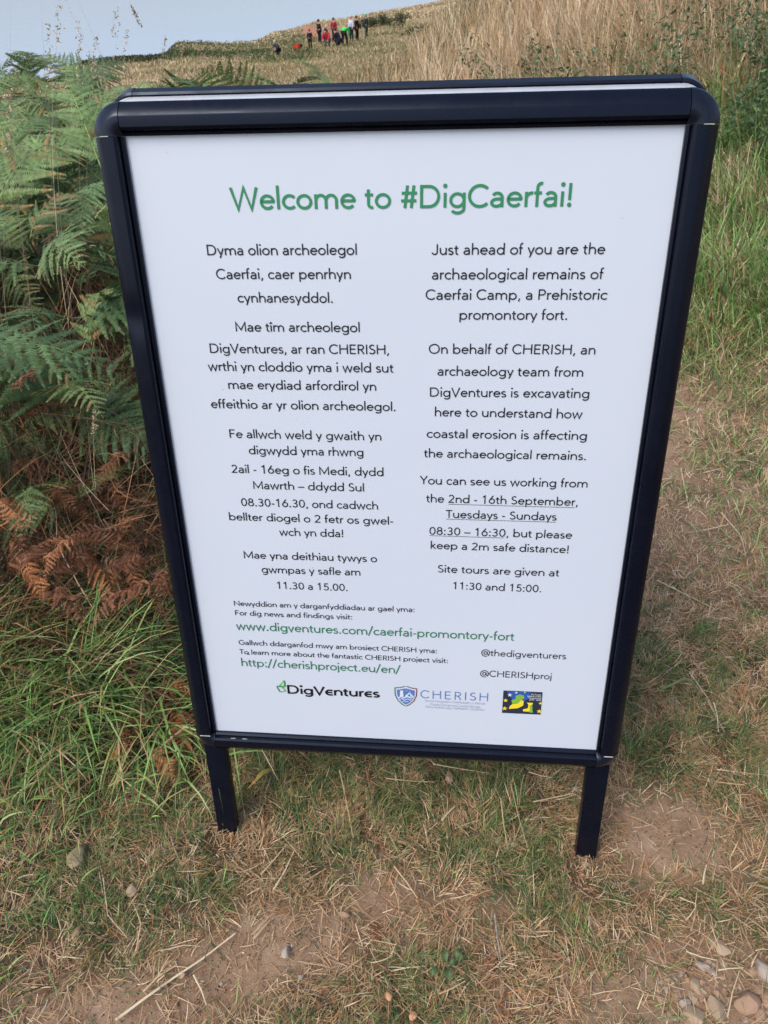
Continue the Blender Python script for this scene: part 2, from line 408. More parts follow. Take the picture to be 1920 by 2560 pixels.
# --- short trodden turf round the sign
def turf():
    parts = []
    def layer(x, y, hmin, hmax, wmin, wmax, flat):
        b = bare(x, y); lv = left_verge(x, y)
        pth = np.clip((y - .15 - .3 * (x - .3)) / .6, 0, 1) * np.clip((x - .1) / .3, 0, 1)
        keep = (RNG.random(len(x)) > b * 1.05) & seen(x, y) & (RNG.random(len(x)) > .6 * lv) & (RNG.random(len(x)) < .45 + 1.1 * fbm(x, y, .06, 71))
        x, y, b, lv, pth = x[keep], y[keep], b[keep], lv[keep], pth[keep]
        N = len(x)
        gn = np.clip((fbm(x, y, .17, 81) - .36) * 3.2 + .40, .08, 1) * np.clip((vnoise(x, y, .035, 85) - .2) * 2.2, .15, 1.3)
        gn = np.clip(gn - .75 * pth + .9 * pth * np.clip((fbm(x, y, .30, 87) - .55) * 5, 0, 1), .07, 1) * (1 - .55 * np.clip(b * 1.6, 0, 1))
        gn = gn + .3 * np.exp(-((y - .12) / .12) ** 2) * (x < .5)
        if flat: gn = gn * .25
        cols, idx = pick(['green', 'straw', 'brown', 'lush', 'pale'], [gn, (1 - gn) * .75 * (1 - .6 * pth) + .05, (1 - gn) * .38 * (1 - .5 * pth) + .03, gn * .15 * (1 + 2 * lv), .06 + .28 * pth * (1 - gn)], N)
        clump = vnoise(x, y, .028, 91)
        az = 2 * math.pi * vnoise(x, y, .05, 95) * 1.6 + RNG.normal(0, .9, N)
        isg = (idx == 0) | (idx == 3)
        h = RNG.uniform(hmin, hmax, N) * (.6 + .8 * clump) * np.where(isg, 1.0, .9) * (1 - .35 * pth)
        lean = np.where(isg, RNG.uniform(.25, 1.2, N), RNG.uniform(.8, 1.55, N))
        foot = np.exp(-(((np.abs(x) - .295) / .045) ** 2 + ((y + .075) / .04) ** 2)); h = h * (1 - .65 * foot)
        if flat: lean = RNG.uniform(1.35, 1.6, N)
        curl = RNG.normal(.5, .7, N)
        w = RNG.uniform(wmin, wmax, N)
        z = terrain(x, y)
        P = np.stack([x, y, z + (RNG.uniform(.001, .012, N) if flat else 0)], -1)
        tip = np.where((RNG.random(N) < .35)[:, None] & isg[:, None], np.array([[.42, .27, .12]]), cols)
        parts.append(blades(P, h, w, lean, az, curl, cols, 3, z + .0015 + .006 * RNG.random(N), tip))
    x, y = scatter(-1.2, 1.15, -.75, .95, 66000); layer(x, y, .022, .055, .0008, .0019, False)
    x, y = scatter(-1.2, 1.15, -.75, .95, 15000); layer(x, y, .025, .065, .0008, .0018, True)
    x, y = scatter(.25, 2.9, .9, 2.9, 30000); layer(x, y, .022, .060, .0013, .0026, False)
    x, y = scatter(.25, 2.9, .9, 2.9, 12000); layer(x, y, .03, .07, .0013, .0024, True)
    x, y = scatter(-.7, .4, .9, 2.5, 3000); layer(x, y, .035, .075, .002, .004, False)
    # short chips of straw trodden into the bare soil as well
    x, y = scatter(-1.0, 1.0, -.75, .6, 9000); N = len(x); z = terrain(x, y)
    cols, _ = pick(['straw', 'brown', 'pale'], [.5, .5, .3], N)
    parts.append(blades(np.stack([x, y, z + .002], -1), RNG.uniform(.006, .026, N), RNG.uniform(.0007, .0016, N), RNG.uniform(1.35, 1.6, N), RNG.uniform(0, 6.3, N), RNG.normal(0, .5, N), cols, 3, z + .0015))
    V, L, S, C = merge(parts)
    tag(np_mesh('turf_grass', V, L, S, C, M_GRASS), 'short trodden turf of green and dry straw-coloured blades round the sign', 'grass', kind='stuff')
turf()

def crumbs():
    x, y = scatter(-.9, .95, -.65, .45, 30000)
    b = bare(x, y); k = (RNG.random(len(x)) < b * .8) & seen(x, y); x, y = x[k], y[k]; N = len(x)
    P = np.stack([x, y, terrain(x, y) + .001], -1)
    cols = np.array([[.30, .20, .13], [.22, .14, .09], [.40, .29, .20], [.34, .23, .15]])[RNG.integers(0, 4, N)] * RNG.uniform(.8, 1.2, (N, 1))
    d = RNG.normal(0, 1, (N, 4, 3)); d /= np.linalg.norm(d, axis=2)[:, :, None]
    V = P[:, None] + d * (RNG.gamma(2, .0006, N)[:, None, None] + .0005)
    f = np.array([0, 1, 2, 0, 3, 1, 1, 3, 2, 2, 3, 0])
    L = (np.arange(N)[:, None] * 4 + f[None]).reshape(-1)
    tag(np_mesh('soil_crumbs', V.reshape(-1, 3), L, np.full(4 * N, 3), np.repeat(cols, 4, 0), M_GRASS), 'crumbs of dry brown soil on the worn patches', 'soil', kind='stuff')
crumbs()

# --- long bright grass at the foot of the bracken, lower left
def lush():
    x, y = scatter(-1.5, -.28, -.5, 1.1, 22000)
    lv = np.clip(left_verge(x, y) + .35 * np.exp(-((x + .47) / .12) ** 2) * (y > -.15), 0, 1)
    band = np.exp(-((y - .29 + .25 * (x + .8)) / .25) ** 2)
    k = (RNG.random(len(x)) < lv * (.10 + .90 * band) * (.45 + .55 * np.clip((y + .05) / .2, 0, 1)) * np.clip(1.25 - (y - .28) * 3.2, .12, 1)) & seen(x, y) & ~((np.abs(x + .295) < .09) & (np.abs(y + .06) < .09))
    x, y = x[k], y[k]; N = len(x)
    gd = np.clip(1.15 - (y - .15) * 1.6, .15, 1)
    cols, idx = pick(['lush', 'green', 'straw', 'brown', 'fresh'], [gd * .8, .40 + 0 * x, .16 + .5 * (1 - gd), .08 + .6 * (1 - gd), .5 * gd], N)
    az = R(-40) + RNG.normal(0, 1.1, N)
    h = RNG.uniform(.07, .30, N) * (.6 + .7 * fbm(x, y, .12, 17)) * (.30 + .70 * np.clip((y + .10) / .30, 0, 1)); w = RNG.uniform(.0022, .0062, N) * (.6 + .4 * np.clip((y + .2) / .4, 0, 1))
    z = terrain(x, y)
    a = blades(np.stack([x, y, z], -1), h, w, RNG.uniform(.1, .8, N), az, RNG.uniform(.6, 1.9, N), cols, 5, z + .004 + .02 * RNG.random(N),
               np.where((RNG.random(N) < .15)[:, None], np.array([[.5, .32, .14]]), cols))
    tag(np_mesh('long_grass', *a, mat=M_GRASS), 'long bright green grass arching over at the foot of the bracken', 'grass', kind='stuff')
lush()

# --- dead thatch and litter under the bracken
def thatch():
    x, y = scatter(-2.9, -.36, .15, 3.2, 9500)
    k = (RNG.random(len(x)) < left_verge(x, y) + .35 * (x < -.36)) & seen(x, y)
    x, y = x[k], y[k]; N = len(x)
    cols, _ = pick(['brown', 'dark', 'straw', 'green'], [.34, .95, .08, .16], N)
    z = terrain(x, y)
    hh = RNG.uniform(0, .30, N) * np.clip((y - .1) * 1.6, .1, 1)
    a = blades(np.stack([x, y, z + hh], -1), RNG.uniform(.08, .35, N), RNG.uniform(.0012, .0032, N), RNG.uniform(.7, 1.7, N),
               RNG.uniform(0, 6.3, N), RNG.normal(.2, .6, N), cols, 4, z + .004)
    tag(np_mesh('dead_thatch', *a, mat=M_GRASS), 'tangle of dead brown grass and bracken litter under the ferns', 'thatch', kind='stuff')
thatch()

# --- the grassy bank behind the path on the right, and the rough grass running off behind the sign
def bank():
    parts = []
    x, y, r = polar(2.1, 7.5, 2, 52, 115000, .9)
    rb = right_bank(x, y)
    k = (RNG.random(len(x)) < rb)
    x, y, r, rb = x[k], y[k], r[k], rb[k]; N = len(x)
    near = np.clip(1.3 - (r - 2.6) / 2.6, 0, 1)
    wd = np.clip((fbm(x, y, .9, 21) - .42) * 4, 0, 1)
    g = np.clip(.10 + .46 * near * np.clip(.4 + 1.6 * fbm(x, y, .3, 23), .3, 1.2) + .55 * wd, 0, 1)
    cols, idx = pick(['fresh', 'lush', 'pale', 'straw', 'brown'], [g * .85 * near + .02, g * .7, (1 - g) * 1.0, (1 - g) * .55 + .12, .16 + 0 * g], N)
    dry = idx >= 2
    h = np.where(dry, RNG.uniform(.22, .62, N) * (1 - .45 * near), RNG.uniform(.22, .55, N)) * (.3 + .7 * rb) * (1 - .45 * near) * (.6 + .8 * fbm(x, y, .35, 25))
    w = RNG.uniform(.0022, .0052, N) * (1 + .10 * r)
    z = terrain(x, y)
    tip = np.where(dry[:, None], cols * 1.12, cols)
    parts.append(blades(np.stack([x, y, z], -1), h, w, np.where(dry, RNG.uniform(0, .5, N), RNG.uniform(.1, .9, N)), R(200) + RNG.normal(0, 1.3, N),
                        RNG.uniform(.1, 1.4, N), cols, 4, z + .005, tip))
    x, y, r = polar(7, 30, -3, 50, 62000, 1.0); N = len(x)
    wd = np.clip((fbm(x, y, 2.2, 21) - .52) * 5, 0, 1)
    cols, idx = pick(['green', 'pale', 'straw', 'brown'], [.08 + .9 * wd, 1 - wd, (1 - wd) * .5 + .1, .12 + 0 * wd], N)
    h = RNG.uniform(.3, .75, N) * (.6 + .8 * fbm(x, y, 1.0, 26)); w = RNG.uniform(.008, .016, N) * r / 11
    z = terrain(x, y)
    parts.append(blades(np.stack([x, y, z], -1), h, w, RNG.uniform(0, .45, N), RNG.uniform(0, 6.3, N), RNG.uniform(0, 1.0, N), cols, 3))
    V, L, S, C = merge(parts)
    tag(np_mesh('bank_grass', V, L, S, C, M_GRASS), 'tall dry grass mixed with fresh green blades on the bank behind the path', 'grass', kind='stuff')
bank()
def tufts():
    parts = []
    for px, py, n_, sp, hh in [(1880, 900, 420, .10, .13), (1790, 960, 240, .07, .10), (1900, 1020, 360, .10, .11), (1740, 880, 260, .08, .12), (1830, 1110, 160, .07, .07), (1905, 1180, 240, .08, .08),
                               (1800, 850, 300, .09, .14), (1860, 1280, 120, .06, .06), (1760, 1160, 90, .05, .05), (1690, 1230, 70, .04, .05), (1720, 850, 200, .07, .12), (1850, 800, 300, .1, .17), (1900, 1400, 160, .07, .06)]:
        c = on_ground(px, py); x = c[0] + RNG.normal(0, sp, n_); y = c[1] + RNG.normal(0, sp, n_)
        cols, _ = pick(['fresh', 'lush', 'green', 'straw', 'brown'], [.35, .2, .3, .35, .12], n_)
        z = terrain(x, y)
        parts.append(blades(np.stack([x, y, z], -1), RNG.uniform(.4, 1.2, n_) * hh, RNG.uniform(.0018, .0036, n_), RNG.uniform(.2, 1.1, n_), RNG.uniform(0, 6.3, n_), RNG.uniform(.2, 1.4, n_), cols, 4, z + .003))
    V, L, S, C = merge(parts)
    tag(np_mesh('verge_grass', V, L, S, C, M_GRASS), 'ragged green tufts spilling from the bank onto the path', 'grass', kind='stuff')
tufts()
def rough():
    x, y, r = polar(3.2, 40, -34, 4, 60000, .8)
    k = (RNG.random(len(x)) < .25 + .75 * np.clip((r - 4) / 3, 0, 1)) & ~((x < -.4) & (y < 4.2) & (x > -3))
    x, y, r = x[k], y[k], r[k]; N = len(x)
    wd = np.clip((fbm(x, y, 5, 28) - .38) * 4, 0, 1) * np.clip((r - 6) / 8, 0, 1)
    cols, idx = pick(['olive', 'pale', 'straw', 'brown'], [.14 + .8 * wd, 1 - wd, .5 + 0 * wd, .2 + 0 * wd], N)
    h = RNG.uniform(.2, .55, N) * (.6 + .8 * fbm(x, y, 1.5, 29)) * np.where(r < 18, 1, .8); w = RNG.uniform(.004, .008, N) * np.maximum(1, r / 6)
    z = terrain(x, y)
    a = blades(np.stack([x, y, z], -1), h, w, RNG.uniform(0, .5, N), RNG.uniform(0, 6.3, N), RNG.uniform(0, 1.1, N), cols, 3)
    tag(np_mesh('hillside_grass', *a, mat=M_GRASS), 'rough dry grass running downhill behind the sign', 'grass', kind='stuff')
rough()
def headland():
    x, y, r = polar(38, 165, -34, 6, 150000, .9); N = len(x)
    z = terrain(x, y)
    az = np.degrees(np.arctan2(x - CAM[0], y - CAM[1]))
    wd = np.clip((fbm(x, y, 13, 33) - .42) * 5, 0, 1) * (r < 118)
    el = np.degrees(np.arctan2(z - CAM[2], r)); elc = np.interp(az, [-30, -24, -18, -12, -9, 0], [-6.4, -5.8, -5.05, -4.5, -4.15, -3.5])
    crest = np.clip((el - (elc - .5)) / .3, 0, 1) * (az > -18.5)
    wd = wd * (1 - crest)
    cols, idx = pick(['olive', 'pale', 'straw', 'brown'], [.12 + 1.5 * wd, .8 - .6 * wd, .5 + 0 * wd, .12 + 0 * wd], N)
    k = z > -30
    h = RNG.uniform(.15, .42, N); w = RNG.uniform(.03, .075, N) * r / 80
    a = blades(np.stack([x, y, z - .03], -1)[k], h[k], w[k], RNG.uniform(.2, 1.0, k.sum()), RNG.uniform(0, 6.3, k.sum()), RNG.uniform(0, .9, k.sum()), cols[k], 2)
    tag(np_mesh('headland_grass', *a, mat=M_GRASS), 'bleached and green grass covering the headland above the sea', 'grass', kind='stuff')
headland()

# ------------------------------------------------------------------ leafy scrub
def leaf_cloud(P, size, cols):
    N = len(P)
    a = RNG.normal(0, 1, (N, 3)); a /= np.linalg.norm(a, axis=1)[:, None]
    b_ = np.cross(a, RNG.normal(0, 1, (N, 3))); b_ /= np.linalg.norm(b_, axis=1)[:, None]
    s = (size * RNG.uniform(.6, 1.3, N))[:, None]
    V = np.stack([P - a * s, P + b_ * s * .38, P + a * s, P - b_ * s * .38], 1).reshape(-1, 3)
    return V, np.arange(4 * N), np.full(N, 4), np.repeat(cols, 4, 0)
def scrub_cols(N, pal): 
    pal = np.array(pal); return pal[RNG.integers(0, len(pal), N)] * RNG.uniform(.7, 1.25, (N, 1))
DARK = [(.040, .058, .024), (.055, .075, .03), (.07, .085, .035), (.09, .09, .04)]
def cliff_scrub():
    parts = []
    rs = np.arange(40, 160, .5)
    for az in np.arange(-34, -16.5, .10):
        xs = CAM[0] + rs * math.sin(R(az)); ys = CAM[1] + rs * math.cos(R(az)); zs = terrain(xs, ys)
        q = int(np.argmax((zs - CAM[2]) / rs)); x, y = xs[q], ys[q]
        n_ = 130; hh = (.18 + .30 * float(fbm(az * 3, 0, 4, 44))) * (1 if az < -20 else max(.1, (-16.5 - az) / 3.5))
        P = np.array([x, y, 0]) + RNG.normal(0, 1, (n_, 3)) * np.array([.7, 1.2, 0]); P[:, 2] = terrain(P[:, 0], P[:, 1]) + RNG.random(n_) * hh
        parts.append(leaf_cloud(P, .13, scrub_cols(n_, DARK)))
    for _ in range(110):   # darker tufts on the slope
        px, py = random.uniform(430, 800), random.uniform(70, 150)
        p = on_hill(px, py); n_ = 60
        P = p + RNG.normal(0, 1, (n_, 3)) * np.array([.9, .9, 0]); P[:, 2] = terrain(P[:, 0], P[:, 1]) + RNG.random(n_) * .3
        parts.append(leaf_cloud(P, .12, scrub_cols(n_, [(.10, .13, .05), (.14, .16, .06), (.075, .10, .04)])))
    V, L, S, C = merge(parts)
    tag(np_mesh('cliff_edge_scrub', V, L, S, C, M_LEAF), 'dark low scrub along the cliff edge above the sea', 'scrub', kind='stuff')
cliff_scrub()

def bush(name, base, rad, h, n_, size, pal, label, group=None, cat='bush', stems=7):
    e = empty(name, tuple(base)); tag(e, label, cat, group)
    k = stems
    tips = np.stack([RNG.normal(0, .55, k) * rad, RNG.normal(0, .55, k) * rad, RNG.uniform(.45, 1, k) * h], -1)
    which = RNG.integers(0, k, n_); t = RNG.uniform(.35, 1.05, n_)[:, None]
    P = tips[which] * t + RNG.normal(0, 1, (n_, 3)) * np.array([rad, rad, h]) * .13
    P[:, 2] = np.maximum(P[:, 2], .01)
    np_mesh('foliage', *leaf_cloud(P, size, scrub_cols(n_, pal)), mat=M_LEAF, parent=e)
    b3 = blades(np.zeros((k, 3)) - np.array([0, 0, .03]), np.linalg.norm(tips, axis=1), np.full(k, max(.006, size * .12)), np.arctan2(np.hypot(tips[:, 0], tips[:, 1]), tips[:, 2]),
                np.arctan2(tips[:, 1], tips[:, 0]), np.zeros(k), np.tile([[.12, .11, .05]], (k, 1)), 3)
    np_mesh('stem', *b3, mat=M_LEAF, parent=e)
    return e
def at_polar(az, r):
    x = CAM[0] + r * math.sin(R(az)); y = CAM[1] + r * math.cos(R(az)); return np.array([x, y, float(terrain(x, y))])
WEED = [(.07, .12, .045), (.09, .15, .06), (.055, .095, .045), (.11, .17, .075)]
bush('gorse_bush', at_polar(1.6, 19), .8, 1.1, 1500, .055, DARK, 'dark gorse bush breaking the skyline where the bank meets the sea', cat='bush', stems=12)
bush('gorse_bush', at_polar(-.9, 28), 1.2, .8, 900, .08, DARK, 'low dark gorse bush left of the skyline bush, below the headland crest', cat='bush', stems=12)
for az, r, rad, h in [(5.5, 6.5, .35, .5), (8.5, 5.2, .3, .45), (11, 5.6, .32, .5), (13.5, 4.9, .28, .42), (17.2, 5.5, .35, .55), (18.6, 4.3, .25, .4), (15.5, 6.2, .35, .5), (20.5, 4.9, .3, .5), (2.5, 6.0, .25, .35)]:
    bush('leafy_weed', at_polar(az, r), rad * 1.25, h * .85, 1700, .017, WEED, 'dark green leafy weed growing up through the dry grass of the bank',
         'leafy weeds in the bank grass', 'weed', 9)

# ------------------------------------------------------------------ bracken
def frond_mesh(name, length, width, npairs, droop, curlz, greens, browns, brownfrac, seed, crisp=0.0):
    rg = np.random.default_rng(seed)
    V = []; F = []; C = []
    def add(vs, fs, c):
        o = len(V); V.extend(vs); C.extend([c] * len(vs)); F.extend([[i + o for i in f] for f in fs])
    def rach(t):
        th = curlz[0] + (curlz[1] - curlz[0]) * t
        return th
    pts = [np.zeros(3)]; dirs = []
    ns = 24; yaw = 0; yc = rg.normal(0, .35)
    for i in range(ns):
        t = i / ns; th = rach(t); yaw = yc * t
        d = np.array([math.cos(th) * math.cos(yaw), math.cos(th) * math.sin(yaw), math.sin(th)]); dirs.append(d); pts.append(pts[-1] + d * length / ns)
    dirs.append(dirs[-1])
    gcol = np.array(greens[rg.integers(len(greens))]); bcol = np.array(browns[rg.integers(len(browns))])
    stemc = gcol * .6 + np.array([.30, .34, .12]) * .7 if brownfrac < .6 else bcol * .9
    def along(t):
        f = t * ns; i = min(int(f), ns - 1); k = f - i
        return pts[i] * (1 - k) + pts[i + 1] * k, dirs[i]
    # rachis as a thin three-sided rod
    for i in range(ns):
        w0 = .0028 * (1 - .8 * i / ns); w1 = .0028 * (1 - .8 * (i + 1) / ns)
        u = np.array([0, 0, 1.]); s = np.cross(dirs[i], u); s /= np.linalg.norm(s) + 1e-9
        a, b_ = pts[i], pts[i + 1]
        add([a - s * w0, a + s * w0, a - u * w0, b_ - s * w1, b_ + s * w1, b_ - u * w1], [[0, 1, 4, 3], [1, 2, 5, 4], [2, 0, 3, 5]], tuple(stemc))
    for k in range(npairs):
        t = .10 + .88 * (k / npairs) ** .93
        base, d = along(t)
        prof = math.sin(min(1, (1 - t) * 1.25 + .03) * math.pi / 2) ** 1.15 * (.62 + .38 * min(1, t / .22))
        pl = width * prof
        if pl < .008: continue
        up = np.array([0, 0, 1.]); s = np.cross(d, up); s /= np.linalg.norm(s) + 1e-9; nrm = np.cross(s, d)
        for sg in (-1, 1):
            ang = R(62 + rg.normal(0, 8)); plk = pl * rg.uniform(.88, 1.08)
            pd = d * math.cos(ang) + s * sg * math.sin(ang)
            pn = nrm + s * rg.normal(0, .22) + d * rg.normal(0, .22); pn = pn / np.linalg.norm(pn)
            m_ = max(4, int(plk / .0062)); p = base.copy()
            sag = droop * rg.uniform(.3, 2.0); pc = rg.random()
            isb = pc < brownfrac; pinv = rg.uniform(.82, 1.16)
            fwd = 0.30 * rg.uniform(.6, 1.3)
            for j in range(m_):
                tj = (j + .5) / m_
                dd = pd + d * fwd * tj - pn * sag * tj * 1.4 + pn * crisp * math.sin(tj * 5 + k) * .8
                dd /= np.linalg.norm(dd)
                p2 = p + dd * plk / m_
                side = np.cross(dd, pn); side /= np.linalg.norm(side) + 1e-9
                ll = plk * .112 * (1 - tj) ** .8 * rg.uniform(.85, 1.12) + (.0028 if brownfrac < .9 else .004)
                wl = plk / m_ * .52
                tb = isb or (brownfrac > .05 and tj > .75 and rg.random() < .4)
                cb = (bcol * .6 + gcol * .4 if (tb and brownfrac < .9) else bcol if tb else gcol) * rg.uniform(.78, 1.2) * pinv
                for s2 in (-1, 1):
                    tipd = side * s2 * .93 + dd * .36 + pn * (rg.normal(-.12, .16) - crisp * .9)
                    q = p + tipd * ll
                    add([p - dd * wl, p + tipd * ll * .55 - dd * wl * .55, q, p + tipd * ll * .55 + dd * wl * .75, p + dd * wl], [[0, 1, 2, 3, 4]], tuple(cb))
                p = p2
    sizes = [len(f) for f in F]; loops = [i for f in F for i in f]
    me = np_mesh(name, np.array(V), loops, sizes, np.array(C), M_FERN)
    data = me.data
    bpy.data.objects.remove(me)
    return data

GR = [(.110, .185, .070), (.135, .22, .085), (.085, .15, .062), (.155, .235, .085), (.20, .275, .10)]
BR = [(.27, .11, .045), (.36, .15, .065), (.19, .08, .04), (.40, .20, .09)]
FR_G = [frond_mesh('frond_mesh', random.uniform(.44, .62), random.uniform(.13, .18), 18, random.uniform(.2, .5), (R(random.uniform(30, 65)), R(random.uniform(-95, -35))), GR, BR, [0, .03, .10, 0, .18, .06, .02, .28][i], 40 + i) for i in range(8)]
FR_B = [frond_mesh('frond_mesh', random.uniform(.24, .40), random.uniform(.06, .10), 14, random.uniform(.5, .9), (R(random.uniform(10, 50)), R(random.uniform(-130, -60))), BR, BR, 1.0, 70 + i, .8) for i in range(5)]
FR_M = [frond_mesh('frond_mesh', random.uniform(.35, .5), random.uniform(.11, .15), 15, .5, (R(40), R(-60)), GR, BR, .55, 90 + i, .3) for i in range(2)]
def stipe_mesh(h, c):
    v, l, s, cc = [], [], [], []
    P = np.zeros((1, 3)); parts = []
    for a in (0, 1.57):
        parts.append(blades(P, np.array([h]), np.array([.007]), np.array([.05]), np.array([a]), np.array([.08]), np.array([c]), 4))
    V, L, S, C = merge(parts)
    o = np_mesh('stipe_mesh', V, L, S, C, M_FERN); d = o.data; bpy.data.objects.remove(o); return d
STIPE_G = stipe_mesh(1.0, (.16, .17, .06)); STIPE_B = stipe_mesh(1.0, (.28, .14, .07))

def bracken(x, y, h, nf, label, group=None, kind='g', face=None, tilt=None, size=1.0, picks=None):
    z = float(terrain(x, y))
    e = empty('bracken_plant', (x, y, z), random.uniform(0, 6.28)); tag(e, label, 'bracken', group)
    if face is not None: e.rotation_euler.z = face
    st = bpy.data.objects.new('stem', STIPE_G if kind != 'b' else STIPE_B); col.objects.link(st); st.parent = e
    st.scale = (1, 1, h * .97)
    for k in range(nf):
        pool = {'g': FR_G, 'b': FR_B, 'm': FR_M + FR_G[6:]}[kind]
        me = pool[picks[k]] if picks else random.choice(pool)
        o = bpy.data.objects.new('frond', me); col.objects.link(o); o.parent = e
        t = 1 if k == 0 else random.uniform(.45, 1)
        o.location = (0, 0, h * t * .97)
        a = k * 2.4 + random.uniform(-.4, .4)
        o.rotation_euler = (random.uniform(-.6, .6), random.uniform(-.3, .4) if k else random.uniform(-.5, -.1), a if face is None or k else 0)
        s = size * random.uniform(.8, 1.12) * (1 if k == 0 else .9)
        o.scale = (s, s, s)
    return e
GRP = 'bracken plants massed left of the sign'
COMMON_F = 'green bracken plant in the front row of the thicket, nearest the grass'
COMMON_L = 'green bracken plant by the left edge of the picture, deep in the thicket'
COMMON_B = 'green bracken plant behind the front row, close to the sign'
# plants one can point to
bracken(-1.10, .72, .50, 4, 'bracken with a broad arching frond beside the left rail at mid height of the sign', face=R(-25), size=1.05)
bracken(-1.28, .62, .42, 4, 'big green bracken spreading at the left edge, level with the middle of the sign', face=R(-70), size=1.0)
bracken(-1.02, .86, .34, 5, 'bracken of middling height filling the gap between the left edge and the rail', face=R(-40), size=.9)
bracken(-.86, .84, .30, 4, 'low bracken pressed against the rail just above the small grey-green frond', face=R(-60), size=.75)
bracken(-1.22, .48, .30, 4, 'bracken at the left edge just above the dead brown litter', face=R(-30), size=.85)
bracken(-.93, 1.15, .55, 4, 'bracken with pale green fronds close against the upper left rail', face=R(-50), size=.95)
bracken(-.80, .62, .22, 3, 'small grey-green bracken frond tucked against the lower left rail', face=R(-80), size=.6)
bracken(-1.50, 1.45, .84, 4, 'tallest bracken, its upright tip standing against the sea at top left', face=R(60), size=.8)
bracken(-1.02, .50, .16, 3, 'low bracken frond reaching in from the left edge above the dead brown litter', face=R(-60), size=.7)
cnt = 0
pts_used = []
while cnt < 128:
    x = random.uniform(-3.4, -.58); y = random.uniform(.52, 4.8)
    if y < .52 + .55 * max(0, (x + 1.25)) * 1.4: continue
    if x > -.62 - .16 * y and y < 3: continue
    if any((x - a) ** 2 + (y - b_) ** 2 < .018 for a, b_ in pts_used): continue
    if not seen(np.array([x]), np.array([y]), .5)[0]: continue
    pts_used.append((x, y))
    front = math.hypot(x - CAM[0], y - CAM[1])
    h = max(.12, min(.66, .15 + .32 * (front - 1.25), 1.187 - .10 - front * (.100 if x < -.9 - .25 * y else .135) - float(terrain(x, y))) * random.uniform(.7, 1.1))
    kd = random.choices(['g', 'm'], [.78, .22])[0]
    bracken(x, y, h, random.randint(4, 6), (COMMON_F if front < 2.15 else COMMON_L if x < -1.55 else COMMON_B) if kd == 'g' else 'half-browned bracken plant among the green ones left of the sign', (GRP + (', front row' if front < 2.15 else ', at the edge' if x < -1.55 else ', behind')) if kd == 'g' else 'half-browned bracken plants', kd, size=random.uniform(.75, 1.0))
    cnt += 1
# a fringe of tops behind the left end of the sign
for x, y, h in [(-.62, 1.9, .58), (-.42, 2.3, .56), (-.30, 2.6, .5), (-.8, 2.4, .60), (-.55, 3.0, .58), (.05, 3.1, .36), (-.1, 2.8, .36), (.62, 3.3, .36)]:
    bracken(x, y, h, 5, 'bracken top showing above the sign against the dry hillside', 'bracken tops behind the sign', random.choice('gm'), size=.38)
# dead brown fronds in the litter
def dead(px, py, zz, rz, s, label, group=None):
    d = ray(px, py); p = CAM + d * ((zz - CAM[2]) / d[2])
    o = bpy.data.objects.new('dead_bracken_frond', random.choice(FR_B)); col.objects.link(o)
    o.location = p; o.rotation_euler = (random.uniform(-.8, .8), random.uniform(-.3, .6), rz); o.scale = (s, s, s)
    tag(o, label, 'dead frond', group)
DG = 'dead brown bracken fronds in the litter'
for px, py in [(30, 1080), (120, 1040), (170, 1090), (60, 1150), (200, 1150), (290, 1060), (250, 1180), (330, 1130), (120, 1210), (40, 1240), (170, 1260),
               (310, 1240), (380, 1190), (230, 1300), (90, 1330), (30, 1380), (370, 1290), (300, 1340), (150, 1380), (380, 1340), (60, 980), (240, 960), (160, 900), (80, 1010), (150, 1140), (270, 1120), (350, 1060), (400, 1130), (20, 1180), (210, 1230), (90, 1280), (270, 1390), (200, 1350), (340, 1400), (50, 1440), (400, 1420), (130, 1440), (350, 1240), (10, 1330), (340, 980), (20, 880), (300, 700), (250, 430)]:
    dead(px + random.uniform(-20, 20), py, random.uniform(.10, .30) + (.2 if py < 1000 else 0), random.uniform(-3, 3), random.uniform(.35, .65),
         'curled rust-brown dead bracken frond in the litter left of the sign', DG)
for _ in range(60):
    px, py = random.uniform(-20, 430), random.uniform(960, 1500)
    if px > 250 + (py - 900) * .33: continue
    dead(px, py, random.uniform(.06, .26), random.uniform(-3, 3), random.uniform(.35, .62), 'curled rust-brown dead bracken frond in the litter left of the sign', DG)
for px, py in [(460, 1740), (430, 1700), (475, 1800), (340, 1760), (420, 1840), (395, 1760), (310, 1790), (350, 1830), (400, 1800), (440, 1770), (330, 1860), (450, 1820), (380, 1870), (410, 1720)]:
    dead(px, py, .05, random.uniform(-3, 3), random.uniform(.28, .45), 'rust-brown dead bracken frond on the grass by the lower left corner of the sign', 'dead fronds at the foot of the sign')
for (px, py, rz, lb) in [(945, 2370, 1.7, 'small orange dead fern frond lying on the bare soil in front of the sign'), (1210, 2390, -1.0, 'small orange dead fern frond in the turf right of the twig')]:
    p = on_ground(px, py)
    o = bpy.data.objects.new('dead_bracken_frond', FR_B[0]); col.objects.link(o); o.location = (p[0], p[1], p[2] + .012)
    o.rotation_euler = (.1, .35, rz); o.scale = (.22, .22, .1); tag(o, lb, 'dead frond')

